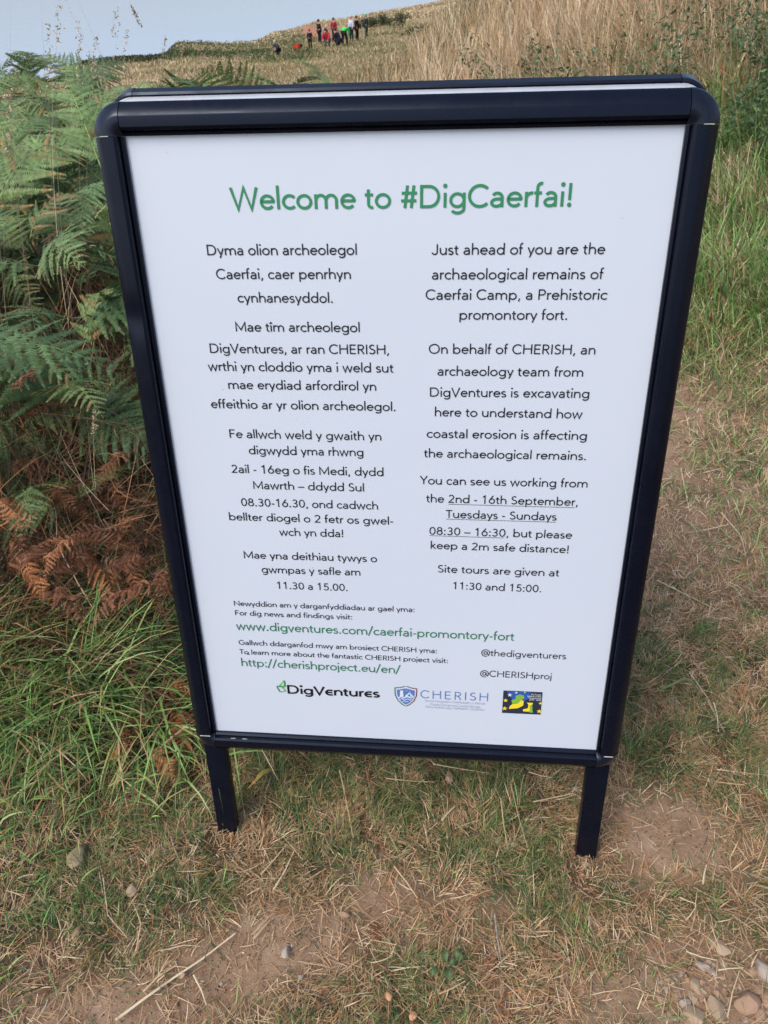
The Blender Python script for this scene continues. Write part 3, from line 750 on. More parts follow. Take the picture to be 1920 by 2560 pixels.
# ------------------------------------------------------------------ tall grass stems with seed heads
def stem_mesh(h, lean, az, head, cc, w=.0022, curl=.35):
    parts = [blades(np.zeros((1, 3)), np.array([h]), np.array([w]), np.array([lean]), np.array([az]), np.array([curl]), np.array([cc]), 8),
             blades(np.zeros((1, 3)), np.array([h]), np.array([w]), np.array([lean]), np.array([az]), np.array([curl]), np.array([cc]), 8)]
    V = parts[0][0].reshape(-1, 3)
    tip = V[-1]; pre = V[-5:-1].mean(0); d = tip - pre; d /= np.linalg.norm(d) + 1e-9
    if head:
        k = 60; t = RNG.random(k)
        P = tip - d * (t * head)[:, None] + RNG.normal(0, 1, (k, 3)) * (.075 * head * (.25 + .5 * t))[:, None]
        parts.append(leaf_cloud(P, .0042, np.tile([cc], (k, 1)) * RNG.uniform(.75, 1.1, (k, 1))))
    return merge(parts)
def grass_stem(x, y, h, lean, az, head, label, group=None, cc=(.50, .41, .27), w=.0022, curl=.35):
    e = empty('seed_grass', (x, y, float(terrain(x, y)))); tag(e, label, 'grass', group)
    V, L, S, C = stem_mesh(h, lean, az, head, cc, w, curl)
    nb = 2 * 17
    nst = 34
    # stalk and seed head are separate parts
    ns = 2 * 8
    o = np_mesh('stalk', V[:nst], L[:2 * (7 * 4 + 3)], S[:16], C[:nst], M_GRASS, e)
    if head:
        np_mesh('seed_head', V[nst:], L[2 * 31:] - nst, S[16:], C[nst:], M_GRASS, e)
def stem_at(px, ptop, r, lean=.1, az=0., head=.1, label='', group=None, cc=(.50, .41, .27), w=.0022, curl=.3):
    """stem rooted r metres off in the direction of image column px, reaching up to image row ptop"""
    d = ray(px, ptop); q = CAM + d * (r / math.hypot(d[0], d[1]))
    z0 = float(terrain(q[0], q[1])); h = max(.2, (q[2] - z0) * 1.05)
    th = lean + curl * .5
    x = q[0] - math.cos(az) * h * math.sin(th); y = q[1] - math.sin(az) * h * math.sin(th)
    grass_stem(x, y, h / math.cos(th), lean, az, head, label, group, cc, w, curl)
LG = 'pale grass stems standing up through the bracken'
LL = 'thin pale grass stem rising above the bracken against the sea'
for px, pt, r, ln, az, hd, w in [(25, 40, 1.9, .03, 0, .0, .0028), (130, -30, 2.3, .04, 3.1, .22, .0024), (150, 30, 2.2, .05, 0, .16, .0024), (125, 110, 2.4, .05, 1, .14, .002), (10, 130, 1.8, .1, 0, .1, .002), (60, 200, 2.0, .1, 3, .0, .0025),
                        (215, 140, 2.5, .06, 0, .12, .002), (305, 60, 2.6, .05, .2, .16, .002), (240, 130, 2.7, .1, 0, .12, .002), (320, 115, 2.8, .12, .3, .1, .002), (255, 170, 2.5, .1, 3, .1, .002), (90, 250, 1.9, .12, 0, 0, .002), (410, 130, 2.9, .1, 0, .08, .002), (270, 200, 2.2, .1, 3, .1, .002), (355, 200, 2.4, .15, 2.8, .1, .002), (40, 300, 1.7, .1, .4, .1, .002)]:
    stem_at(px, pt, r, ln, az, hd, LL, LG, w=w)
stem_at(362, 62, 2.3, .10, 3.0, .045, 'grass stem with a fat drooping seed head against the sea, left of the headland', cc=(.34, .27, .18), w=.0022)
stem_at(858, -40, 2.8, .05, .3, .0, 'long brown grass stem leaning across the people on the headland', cc=(.32, .22, .13), w=.0025)
for px, pt, r, ln, az, hd in [(460, 140, 2.9, .1, 0, .05), (505, 160, 3.0, .2, 3, .1), (690, 130, 3.1, .3, 3.1, .08), (640, 170, 3.2, .3, .1, .09), (730, 190, 3.0, .6, 3, .12), (820, 150, 3.3, .1, 0, .1), (560, 175, 3.0, .4, 2.8, .1), (960, 120, 3.4, .1, 0, .12), (905, 90, 3.5, .15, 3, .14), (1040, 60, 3.8, .1, 0, .12), (1000, 140, 3.2, .2, 0, .12), (1130, 60, 4, .1, 3, .14), (1280, 20, 4, .15, 0, .14), (1400, 10, 3.6, .1, 3, .15), (1550, 30, 3.4, .15, 3, .14), (1640, 0, 3.2, .1, 0, .15), (1770, 20, 3.1, .2, 3, .14), (1860, 60, 3.1, .2, 3, .1)]:
    stem_at(px, pt, r, ln, az, hd, 'dry grass stem with a feathery head sticking up behind the sign', 'seed-head stems behind the sign', cc=(.50, .36, .22), w=.0026)
# one stem in front of the dark litter
stem_at(228, 1040, 1.55, .05, 1.2, .05, 'upright pale grass stem with a dense seed head before the dark bracken litter', cc=(.46, .36, .22))

# ------------------------------------------------------------------ the sign board
LEAN = R(11)
PM = Matrix(((1, 0, 0, 0), (0, math.sin(LEAN), -math.cos(LEAN), 0), (0, math.cos(LEAN), math.sin(LEAN), .2214), (0, 0, 0, 1)))
W2, H = .287, .821
board = empty('sign_board', (0, 0, 0))
tag(board, 'white A1 poster in a black snap frame, free-standing A-board on the turf', 'sign')
PROF = [(0, -.006), (0, .004), (.0028, .0062), (.0042, .0045), (.0056, .0105), (.0085, .0126), (.0180, .0130), (.0200, .0124), (.0300, .0050), (.0320, .0015), (.0320, -.009), (.0300, -.011), (.002, -.011)]
def finish(bm, name, m_, parent, T=PM, smooth=35):
    bmesh.ops.transform(bm, matrix=T, verts=bm.verts)
    return from_bm(name, bm, m_, parent, smooth)
def rail(name, p0, p1, u, T=PM, n_=1, dent=None, parent=board, m_=None, flip=1):
    bm = bmesh.new(); rings = []
    p0 = Vector(p0); p1 = Vector(p1); u = Vector(u)
    for i in range(n_ + 1):
        c = p0.lerp(p1, i / n_); ring = []
        for (a, w) in PROF:
            k = Vector((0, 0, w)) 
            if dent:
                g_ = math.exp(-((c.y - dent) / .017) ** 2); g2 = math.exp(-((a - .019) / .009) ** 2)
                k.z -= .0045 * g_ * g2 * (1 if w > 0 else 0)
            ring.append(bm.verts.new(c + u * a + k))
        rings.append(ring)
    m2 = len(PROF)
    for i in range(n_):
        for j in range(m2):
            bm.faces.new((rings[i][j], rings[i][(j + 1) % m2], rings[i + 1][(j + 1) % m2], rings[i + 1][j]))
    bm.faces.new(rings[0]); bm.faces.new(list(reversed(rings[-1])))
    return finish(bm, name, m_ or M_BLACK, parent, T, 28)
def cap(c, a0, T=PM, parent=board):
    bm = bmesh.new(); rings = []; n_ = 14
    c = Vector((*c, 0))
    pr = [(a * 1.012, w + (.0005 if w > 0 else -.0005)) for a, w in PROF if not (.002 < a < .005)]
    for i in range(n_ + 1):
        an = a0 + (math.pi / 2) * i / n_
        u = Vector((math.cos(an), math.sin(an), 0))
        rings.append([bm.verts.new(c + u * a + Vector((0, 0, w)) ) for a, w in pr])
    m2 = len(pr)
    for i in range(n_):
        for j in range(m2):
            bm.faces.new((rings[i][j], rings[i][(j + 1) % m2], rings[i + 1][(j + 1) % m2], rings[i + 1][j]))
    bm.faces.new(rings[0]); bm.faces.new(list(reversed(rings[-1])))
    bmesh.ops.remove_doubles(bm, verts=bm.verts, dist=1e-5)
    return finish(bm, 'corner_cap', M_BLACKP, parent, T, 40)
def box(name, lo, hi, m_, parent=board, T=PM, bev=.001, smooth=30):
    bm = bmesh.new(); bmesh.ops.create_cube(bm, size=1)
    for v in bm.verts: v.co = Vector([lo[i] + (v.co[i] + .5) * (hi[i] - lo[i]) for i in range(3)])
    if bev: bmesh.ops.bevel(bm, geom=bm.edges[:], offset=bev, segments=2, affect='EDGES', profile=.6)
    return finish(bm, name, m_, parent, T, smooth)
g_ = .0006
rail('side_rail', (-W2, g_, 0), (-W2, H - g_, 0), (-1, 0, 0), n_=160, dent=.632)
rail('side_rail', (W2, g_, 0), (W2, H - g_, 0), (1, 0, 0))
rail('top_rail', (-W2 + g_, H, 0), (W2 - g_, H, 0), (0, 1, 0))
rail('bottom_rail', (-W2 + g_, 0, 0), (W2 - g_, 0, 0), (0, -1, 0))
cap((-W2, H), math.pi / 2); cap((W2, H), 0); cap((-W2, 0), math.pi); cap((W2, 0), -math.pi / 2)
# poster sheet, a few millimetres inside the frame
bm = bmesh.new()
nx, ny = 24, 32
vs = [[bm.verts.new((-W2 - .003 + (2 * W2 + .006) * i / nx, -.003 + (H + .006) * j / ny, .0)) for i in range(nx + 1)] for j in range(ny + 1)]
for j in range(ny):
    for i in range(nx): bm.faces.new((vs[j][i], vs[j][i + 1], vs[j + 1][i + 1], vs[j + 1][i]))
poster = finish(bm, 'poster', M_POSTER, board)
box('backing_panel', (-W2 - .02, -.02, -.0065), (W2 + .02, H + .02, -.0015), M_BACKER, bev=0)
for sx in (-1, 1):
    x0, x1 = sorted((sx * .2795, sx * .3115))
    lg = box('leg', (x0, -.256, -.0195), (x1, -.0330, -.0015), M_BLACK, bev=.0012)
# slivers of bare metal showing at the corner joints
for (x, y, l, t_) in [(-.3045, H + .0001, .009, .0005), (.306, H + .0001, .010, .0005), (-.301, -.0002, .016, .0005), (.303, -.0002, .013, .0005)]:
    box('joint_sliver', (x - l / 2, y - t_ / 2, .0125), (x + l / 2, y + t_ / 2, .0137), M_CHIP, bev=0)
# hinge strip and the rear frame, leaning the other way
ytop = (PM @ Vector((0, H + .032, 0))).y; ztop = (PM @ Vector((0, H + .032, 0))).z
box('hinge_strip', (-.286, ytop + .004, ztop - .0035), (.286, ytop + .034, ztop - .0008), M_SILVER, T=Matrix.Identity(4), bev=.0008)
for sx in (-1, 1):
    bm = bmesh.new(); rings = []
    for i in range(9):
        an = math.pi / 2 * i / 8
        rings.append([bm.verts.new((sx * (.2866 + r_ * math.sin(an)), yy, ztop - .0008 - .030 + r_ * math.cos(an))) for r_, yy in ((.0272, ytop + .004), (.030, ytop + .004), (.030, ytop + .034), (.0272, ytop + .034))])
    for i in range(8):
        for j in range(4): bm.faces.new((rings[i][j], rings[i][(j + 1) % 4], rings[i + 1][(j + 1) % 4], rings[i + 1][j]))
    bm.faces.new(rings[0]); bm.faces.new(list(reversed(rings[-1])))
    from_bm('hinge_strip_end', bm, M_SILVER, board)
# rear local frame: X flipped, up leans towards the hinge, out points away from the viewer
RL = R(13); c_, s_ = math.cos(RL), math.sin(RL)
ty = ytop + .035 + s_ * (H + .032) + c_ * .011; tz = ztop + .0026 - c_ * (H + .032) + s_ * .011
RM = Matrix(((-1, 0, 0, 0), (0, -s_, c_, ty), (0, c_, s_, tz), (0, 0, 0, 1)))
rail('rear_side_rail', (-W2, g_, 0), (-W2, H - g_, 0), (-1, 0, 0), RM)
rail('rear_side_rail', (W2, g_, 0), (W2, H - g_, 0), (1, 0, 0), RM)
rail('rear_top_rail', (-W2 + g_, H, 0), (W2 - g_, H, 0), (0, 1, 0), RM)
rail('rear_bottom_rail', (-W2 + g_, 0, 0), (W2 - g_, 0, 0), (0, -1, 0), RM)
for c, a in (((-W2, H), math.pi / 2), ((W2, H), 0), ((-W2, 0), math.pi), ((W2, 0), -math.pi / 2)): cap(c, a, RM)
box('rear_panel', (-W2 - .02, -.02, -.0065), (W2 + .02, H + .02, 0), M_BACKER, T=RM, bev=0)
for sx in (-1, 1):
    x0, x1 = sorted((sx * .2795, sx * .3115))
    box('rear_leg', (x0, -.242, -.0255), (x1, .10, -.0115), M_BLACK, T=RM, bev=.0012)

# ------------------------------------------------------------------ lettering: a monoline humanist alphabet drawn as strokes
def arc(cx, cy, rx, ry, a0, a1):
    n_ = max(4, int(abs(a1 - a0) / 11))
    return [(cx + rx * math.cos(R(a0 + (a1 - a0) * i / n_)), cy + ry * math.sin(R(a0 + (a1 - a0) * i / n_))) for i in range(n_ + 1)]
def dot(x, y, r=5.9): return ('dot', x, y, r)
def oval(cx, cy, rx, ry): return ('ring', cx, cy, rx, ry)
GL = {
 ' ': (27, []),
 'a': (52, [arc(25, 29.5, 16, 14.5, 148, 0) + [(41, 0)], [(41, 26)] + [(24, 25.5)] + arc(22, 14, 14.5, 11, 100, 270) + arc(22, 15, 19, 12, 275, 350)]),
 'b': (62, [[(10, 0), (10, 76)], oval(32, 23.2, 21.5, 20.2)]),
 'c': (49, [arc(29, 23.5, 21.5, 20.2, 42, 318)]),
 'd': (62, [[(52, 0), (52, 76)], oval(30, 23.2, 21.5, 20.2)]),
 'e': (56, [[(8.5, 25)] + [(49, 25)] + arc(29, 23.5, 21, 20.2, 8, 322)]),
 'f': (30, [[(12, 0)] + [(12, 58)] + arc(24, 60, 12, 12.5, 180, 72), [(2, 43), (26, 43)]]),
 'g': (62, [oval(30, 23.2, 21.5, 20.2), [(52, 46.8)] + [(52, -2)] + arc(31, -2, 21, 15, 0, -148)]),
 'h': (57, [[(10, 0), (10, 76)], arc(29, 25, 19, 18.5, 180, 0) + [(48, 0)]]),
 'i': (20, [[(10, 0), (10, 46.8)], dot(10, 68)]),
 'î': (20, [[(10, 0), (10, 46.8)], [(1, 58), (10, 67), (19, 58)]]),
 'j': (20, [[(10, 46.8)] + [(10, -6)] + arc(1, -6, 9, 10, 0, -85), dot(10, 68)]),
 'k': (50, [[(10, 0), (10, 76)], [(41, 46.8), (13, 22)], [(20, 28), (45, 0)]]),
 'l': (20, [[(10, 0), (10, 76)]]),
 'm': (89, [[(10, 0), (10, 46.8)], arc(27, 26, 17, 17.5, 180, 0) + [(44, 0)], arc(61.5, 26, 17.5, 17.5, 180, 0) + [(79, 0)]]),
 'n': (57, [[(10, 0), (10, 46.8)], arc(29, 25, 19, 18.5, 180, 0) + [(48, 0)]]),
 'o': (58, [oval(29, 23.2, 22, 20.2)]),
 'p': (62, [[(10, -19), (10, 46.8)], oval(32, 23.2, 21.5, 20.2)]),
 'q': (62, [[(52, -19), (52, 46.8)], oval(30, 23.2, 21.5, 20.2)]),
 'r': (33, [[(10, 0), (10, 46.8)], arc(27, 25, 17, 18.2, 180, 75)]),
 's': (42, [arc(21.5, 33.6, 13.5, 9.8, 36, 245) + arc(20.5, 13, 15, 10, 65, -148)]),
 't': (33, [[(14, 60)] + [(14, 14)] + arc(25, 13.5, 11, 10.2, 180, 290), [(2, 43), (29, 43)]]),
 'u': (57, [[(9, 46.8)] + arc(28, 21.5, 19, 18, 180, 360), [(47, 0), (47, 46.8)]]),
 'ú': (57, [[(9, 46.8)] + arc(28, 21.5, 19, 18, 180, 360), [(47, 0), (47, 46.8)], [(25, 57), (34, 69)]]),
 'á': (52, [arc(25, 29.5, 16, 14.5, 148, 0) + [(41, 0)], [(41, 26)] + [(24, 25.5)] + arc(22, 14, 14.5, 11, 100, 270) + arc(22, 15, 19, 12, 275, 350), [(22, 57), (32, 69)]]),
 'v': (48, [[(4.5, 46.8), (24, 1), (43.5, 46.8)]]),
 'w': (76, [[(5, 46.8), (21, 1), (38, 45.5), (55, 1), (71, 46.8)]]),
 'x': (48, [[(6, 46.8), (42, 0)], [(42, 46.8), (6, 0)]]),
 'y': (48, [[(4.5, 46.8), (24.5, 3)], [(43.5, 46.8), (17, -19)]]),
 'z': (44, [[(6, 43), (37, 43), (7, 4), (39, 4)]]),
 'A': (70, [[(4, 0), (35, 70), (66, 0)], [(16, 24), (54, 24)]]),
 'C': (72, [arc(41, 35.5, 34, 32.5, 44, 316)]),
 'D': (78, [[(30, 4), (11, 4), (11, 67), (30, 67)] + arc(36, 35.5, 31, 31.5, 90, -90) + [(30, 4)]]),
 'E': (58, [[(50, 67), (11, 67), (11, 4), (51, 4)], [(11, 37), (47, 37)]]),
 'F': (54, [[(48, 67), (11, 67), (11, 0)], [(11, 36), (45, 36)]]),
 'G': (80, [arc(41, 35.5, 34, 32.5, 46, 335) + [(72, 34), (48, 34)]]),
 'H': (76, [[(11, 0), (11, 71)], [(65, 0), (65, 71)], [(11, 38), (65, 38)]]),
 'I': (24, [[(12, 0), (12, 71)]]),
 'J': (50, [[(38, 71)] + arc(21, 20, 17, 17, 0, -165)]),
 'M': (90, [[(11, 0), (11, 67), (45, 12), (79, 67), (79, 0)]]),
 'N': (78, [[(11, 0), (11, 66), (67, 5), (67, 71)]]),
 'O': (86, [oval(43, 35.5, 35, 32.8)]),
 'P': (58, [[(11, 0), (11, 67), (30, 67)] + arc(32, 50, 18, 17, 90, -90) + [(11, 33)]]),
 'R': (60, [[(11, 0), (11, 67), (30, 67)] + arc(31, 50.5, 17.5, 16.5, 90, -90) + [(11, 34)], [(30, 34), (52, 0)]]),
 'S': (55, [arc(29, 52.5, 17.5, 15, 42, 248) + arc(26.5, 19.5, 20.5, 16, 66, -148)]),
 'T': (56, [[(3, 67), (53, 67)], [(28, 67), (28, 0)]]),
 'U': (74, [[(10, 71)] + arc(37, 27, 27, 24, 180, 360) + [(64, 71)]]),
 'V': (66, [[(4, 71), (33, 1), (62, 71)]]),
 'W': (98, [[(5, 71), (26, 1), (49, 70), (72, 1), (93, 71)]]),
 'Y': (62, [[(4, 71), (31, 33), (58, 71)], [(31, 34), (31, 0)]]),
 '0': (57, [oval(28.5, 35.5, 20, 32.2)]),
 '1': (57, [[(13, 56), (31, 68.5), (31, 0)]]),
 '2': (57, [arc(28, 49, 18, 18, 160, -28) + [(10, 4), (49, 4)]]),
 '3': (57, [arc(27, 52.5, 16, 15, 148, -90) + arc(26, 20.3, 19, 17, 90, -150)]),
 '4': (57, [[(40, 0), (40, 68), (8, 19), (52, 19)]]),
 '5': (57, [[(47, 67), (19, 67), (16, 38)] + arc(28, 22.5, 19.5, 19, 125, -150)]),
 '6': (57, [oval(28.5, 23, 20, 19.5), [(37, 71), (12, 33)]]),
 '7': (57, [[(8, 67), (48, 67), (22, 0)]]),
 '8': (57, [oval(28.5, 53, 16, 14.5), oval(28.5, 20.5, 20, 17)]),
 '9': (57, [oval(28.5, 48, 20, 19.5), [(20, 0), (45, 38)]]),
 '.': (26, [dot(13, 5.4)]), ',': (26, [[(15.5, 9), (9, -12)]]), ':': (26, [dot(13, 5.4), dot(13, 41)]),
 '!': (27, [[(13.5, 72), (13.5, 20)], dot(13.5, 5.4)]),
 '-': (32, [[(5, 25), (27, 25)]]), '–': (50, [[(0, 25), (50, 25)]]), '/': (38, [[(3, -8), (35, 78)]]),
 '#': (60, [[(16, 0), (25, 71)], [(37, 0), (46, 71)], [(6, 47), (56, 47)], [(4, 23), (54, 23)]]),
 '@': (86, [arc(43, 31, 37, 37, -50, 295), oval(41, 31, 15, 16), [(59, 48)] + arc(66, 25, 9, 10, 180, 300)]),
 'ε': (50, [arc(29, 23.5, 21.5, 20.2, 75, 285), [(8, 24), (44, 24)], [(30, 43.7), (46, 43.7)], [(30, 3.3), (46, 3.3)]]),
}
def offset_strip(pts, hw):
    P = [Vector(p) for p in pts]; q = [P[0]]
    for p in P[1:]:
        if (p - q[-1]).length > 1e-5: q.append(p)
    P = q; out = []
    for i, p in enumerate(P):
        a = (P[i] - P[i - 1]).normalized() if i else (P[1] - P[0]).normalized()
        b_ = (P[i + 1] - P[i]).normalized() if i < len(P) - 1 else a
        na = Vector((-a.y, a.x)); nb = Vector((-b_.y, b_.x)); m_ = (na + nb)
        if m_.length < 1e-4: m_ = na
        m_.normalize(); k = min(2.2, 1 / max(.3, m_.dot(na)))
        out.append((p + m_ * hw * k, p - m_ * hw * k))
    return out
LAYER = [0]
def text_mesh(txt, x0, y0, x1, y1, cap_h, m_, stroke=8.0, name='text_line', sx_extra=0):
    """flat lettering on the poster from baseline start to baseline end"""
    bm = bmesh.new(); hw = stroke / 2
    tot = 0; pen = []
    for ch in txt:
        adv = GL[ch][0] + sx_extra; pen.append(tot); tot += adv
    L0 = 6; L1 = tot - 6
    dx, dy = x1 - x0, y1 - y0; ln = math.hypot(dx, dy); sx = ln / (L1 - L0); sy = cap_h / 71.0
    ux, uy = dx / ln, dy / ln
    zz = [0]
    def T(x, y, k):
        a = (x - L0) * sx; b_ = y * sy
        return (x0 + ux * a - uy * b_, y0 + uy * a + ux * b_, .0007 + k)
    kk = 0
    for ch, px in zip(txt, pen):
        for st in GL[ch][1]:
            kk = (kk + 1) % 6; k = kk * .000012
            if st[0] == 'dot':
                _, cx, cy, r = st; r = r * hw / 4.0
                bm.faces.new([bm.verts.new(T(px + cx + r * math.cos(R(a)), cy + r * math.sin(R(a)), k)) for a in range(0, 360, 30)])
            elif st[0] == 'ring':
                _, cx, cy, rx, ry = st; n_ = 30; I = []; O = []
                for i in range(n_):
                    c, s = math.cos(2 * math.pi * i / n_), math.sin(2 * math.pi * i / n_)
                    O.append(bm.verts.new(T(px + cx + (rx + hw) * c, cy + (ry + hw) * s, k))); I.append(bm.verts.new(T(px + cx + (rx - hw) * c, cy + (ry - hw) * s, k)))
                for i in range(n_): bm.faces.new((I[i], O[i], O[(i + 1) % n_], I[(i + 1) % n_]))
            else:
                sp = offset_strip([(px + a, b_) for a, b_ in st], hw)
                vv = [(bm.verts.new(T(a.x, a.y, k)), bm.verts.new(T(b_.x, b_.y, k))) for a, b_ in sp]
                for (a, b_), (c, d) in zip(vv[:-1], vv[1:]): bm.faces.new((a, b_, d, c))
    bmesh.ops.transform(bm, matrix=PM, verts=bm.verts)
    me = bpy.data.meshes.new(name)
    for f in bm.faces: f.normal_update()
    bm.to_mesh(me); bm.free()
    return link_mesh(name, me, m_, poster)
INK = mat('black_print', (.006, .0065, .009), .45, .4)
GREEN = mat('green_print', (.022, .205, .085), .45, .4)
GREEN2 = mat('dark_green_print', (.03, .17, .09), .45, .4)
BLUE = mat('blue_print', (.085, .17, .43), .45, .4)
BLUE2 = mat('pale_blue_print', (.30, .36, .52), .45, .4)
WHITE = mat('white_print', (.60, .65, .75), .4, .4)
LIME = mat('light_green_print', (.16, .42, .08), .45, .4)
MAROON = mat('dark_red_print', (.18, .035, .045), .45, .4)
NAVY = mat('navy_print', (.02, .028, .05), .4, .4)
ROYAL = mat('royal_blue_print', (.03, .09, .36), .4, .4)
YEL = mat('yellow_print', (.80, .62, .03), .45, .4)
MIDG = mat('leaf_green_print', (.20, .40, .05), .45, .4)
LINES = [
("Welcome to #DigCaerfai!",-0.1789,0.7475,0.1829,0.7470,"t"),
("Dyma olion archeolegol",-0.2130,0.7005,-0.0446,0.7000,"k"),
("Caerfai, caer penrhyn",-0.2050,0.6747,-0.0523,0.6743,"k"),
("cynhanesyddol.",-0.1832,0.6487,-0.0737,0.6482,"k"),
("Mae tîm archeolegol",-0.1897,0.6155,-0.0441,0.6151,"k"),
("DigVentures, ar ran CHERISH,",-0.2235,0.5900,-0.0106,0.5895,"k"),
("wrthi yn cloddio yma i weld sut",-0.2277,0.5684,-0.0064,0.5678,"k"),
("mae erydiad arfordirol yn",-0.2061,0.5461,-0.0268,0.5456,"k"),
("effeithio ar yr olion archeolegol.",-0.2301,0.5215,-0.0038,0.5205,"k"),
("Fe allwch weld y gwaith yn",-0.2117,0.4829,-0.0219,0.4824,"k"),
("digwydd yma rhwng",-0.1890,0.4613,-0.0446,0.4612,"k"),
("2ail - 16eg o fis Medi, dydd",-0.2142,0.4353,-0.0200,0.4348,"k"),
("Mawrth – ddydd Sul",-0.1884,0.4132,-0.0453,0.4129,"k"),
("08.30-16.30, ond cadwch",-0.2064,0.3883,-0.0281,0.3878,"k"),
("bellter diogel o 2 fetr os gwel-",-0.2252,0.3669,-0.0090,0.3664,"k"),
("wch yn dda!",-0.1590,0.3459,-0.0744,0.3460,"k"),
("Mae yna deithiau tywys o",-0.2115,0.3095,-0.0314,0.3095,"k"),
("gwmpas y safle am",-0.1886,0.2875,-0.0539,0.2878,"k"),
("11.30 a 15.00.",-0.1703,0.2626,-0.0722,0.2626,"k"),
("Just ahead of you are the",0.0384,0.6995,0.2218,0.6992,"k"),
("archaeological remains of",0.0386,0.6735,0.2227,0.6734,"k"),
("Caerfai Camp, a Prehistoric",0.0319,0.6516,0.2293,0.6515,"k"),
("promontory fort.",0.0697,0.6296,0.1891,0.6295,"k"),
("On behalf of CHERISH, an",0.0358,0.5906,0.2235,0.5907,"k"),
("archaeology team from",0.0463,0.5647,0.2126,0.5648,"k"),
("DigVentures is excavating",0.0372,0.5391,0.2220,0.5394,"k"),
("here to understand how",0.0434,0.5147,0.2158,0.5142,"k"),
("coastal erosion is affecting",0.0343,0.4871,0.2244,0.4873,"k"),
("the archaeological remains.",0.0313,0.4614,0.2263,0.4614,"k"),
("You can see us working from",0.0265,0.4249,0.2317,0.4249,"k"),
("the 2nd - 16th September,",0.0344,0.3999,0.2225,0.3996,"k"),
("Tuesdays - Sundays",0.0595,0.3784,0.1976,0.3784,"k"),
("08:30 – 16:30, but please",0.0386,0.3535,0.2190,0.3529,"k"),
("keep a 2m safe distance!",0.0402,0.3324,0.2173,0.3316,"k"),
("Site tours are given at",0.0500,0.2969,0.2076,0.2963,"k"),
("11:30 and 15:00.",0.0700,0.2714,0.1871,0.2709,"k"),
("Newyddion am y darganfyddiadau ar gael yma:",-0.2336,0.2321,0.0190,0.2321,"s"),
("For dig news and findings visit:",-0.2336,0.2161,-0.0677,0.2162,"s"),
("www.digventures.com/caerfai-promontory-fort",-0.2338,0.1914,0.1555,0.1909,"u"),
("Gallwch ddarganfod mwy am brosiect CHERISH yma:",-0.2335,0.1652,0.0504,0.1644,"s"),
("To learn more about the fantastic CHERISH project visit:",-0.2340,0.1487,0.0660,0.1478,"s"),
("http://cherishproject.eu/en/",-0.2337,0.1270,-0.0023,0.1258,"u"),
("@thedigventurers",0.1129,0.1634,0.2285,0.1629,"h"),
("@CHERISHproj",0.1128,0.1271,0.2118,0.1268,"h")]
STY = {'t': (.0222, GREEN, 9.6), 'k': (.0112, INK, 8.8), 's': (.0083, INK, 8.8), 'u': (.0136, GREEN2, 8.8), 'h': (.0108, INK, 8.0)}
for t_, x0, y0, x1, y1, s_ in LINES:
    ch_, mm, stk = STY[s_]
    text_mesh(t_, x0, y0, x1, y1, ch_, mm, stk)
def poly(name, groups, k=.0007, smooth=0):
    """flat printed shape(s): list of (material, points in panel coordinates, layer)"""
    bm = bmesh.new(); mats = []
    for m_, pts, lay in groups:
        if m_ not in mats: mats.append(m_)
        vv = [bm.verts.new((x, y, k + lay * .00012)) for x, y in pts]
        f = bm.faces.new(vv); f.material_index = mats.index(m_)
    bmesh.ops.triangulate(bm, faces=bm.faces)
    bmesh.ops.transform(bm, matrix=PM, verts=bm.verts)
    me = bpy.data.meshes.new(name); bm.to_mesh(me); bm.free()
    for m_ in mats: me.materials.append(m_)
    o = bpy.data.objects.new(name, me); col.objects.link(o); o.parent = poster; return o
def strip_poly(pts, hw):
    s_ = offset_strip(pts, hw); return [(a.x, a.y) for a, b_ in s_] + [(b_.x, b_.y) for a, b_ in reversed(s_)]
poly('underline', [(INK, [(.0618, .39755), (.2189, .3968), (.2189, .3973), (.0618, .39805)], 0)])
poly('underline', [(INK, [(.0595, .3763), (.1978, .3758), (.1978, .3763), (.0595, .3768)], 0)])
poly('underline', [(INK, [(.0385, .3517), (.1342, .3511), (.1342, .3516), (.0385, .3522)], 0)])
# digventures wordmark with its leaf emblem
text_mesh("DigVεnturεs", -.1688, .0798, -.0333, .0800, .0152, INK, 12.5, 'wordmark')
poly('leaf_emblem', [
 (LIME, strip_poly([(-.1806, .0935), (-.1733, .1030), (-.1729, .0925), (-.1806, .0935)], .0008), 0),
 (GREEN, strip_poly([(-.1722, .1030), (-.1718, .0920)], .0008), 1),
 (GREEN, strip_poly([(-.1733, .0918), (-.1840, .0922), (-.1838, .0895), (-.1805, .0822)], .0009), 2),
 (LIME, strip_poly([(-.1805, .0822), (-.1730, .0838), (-.1728, .0865), (-.1765, .0905)], .0009), 3)])
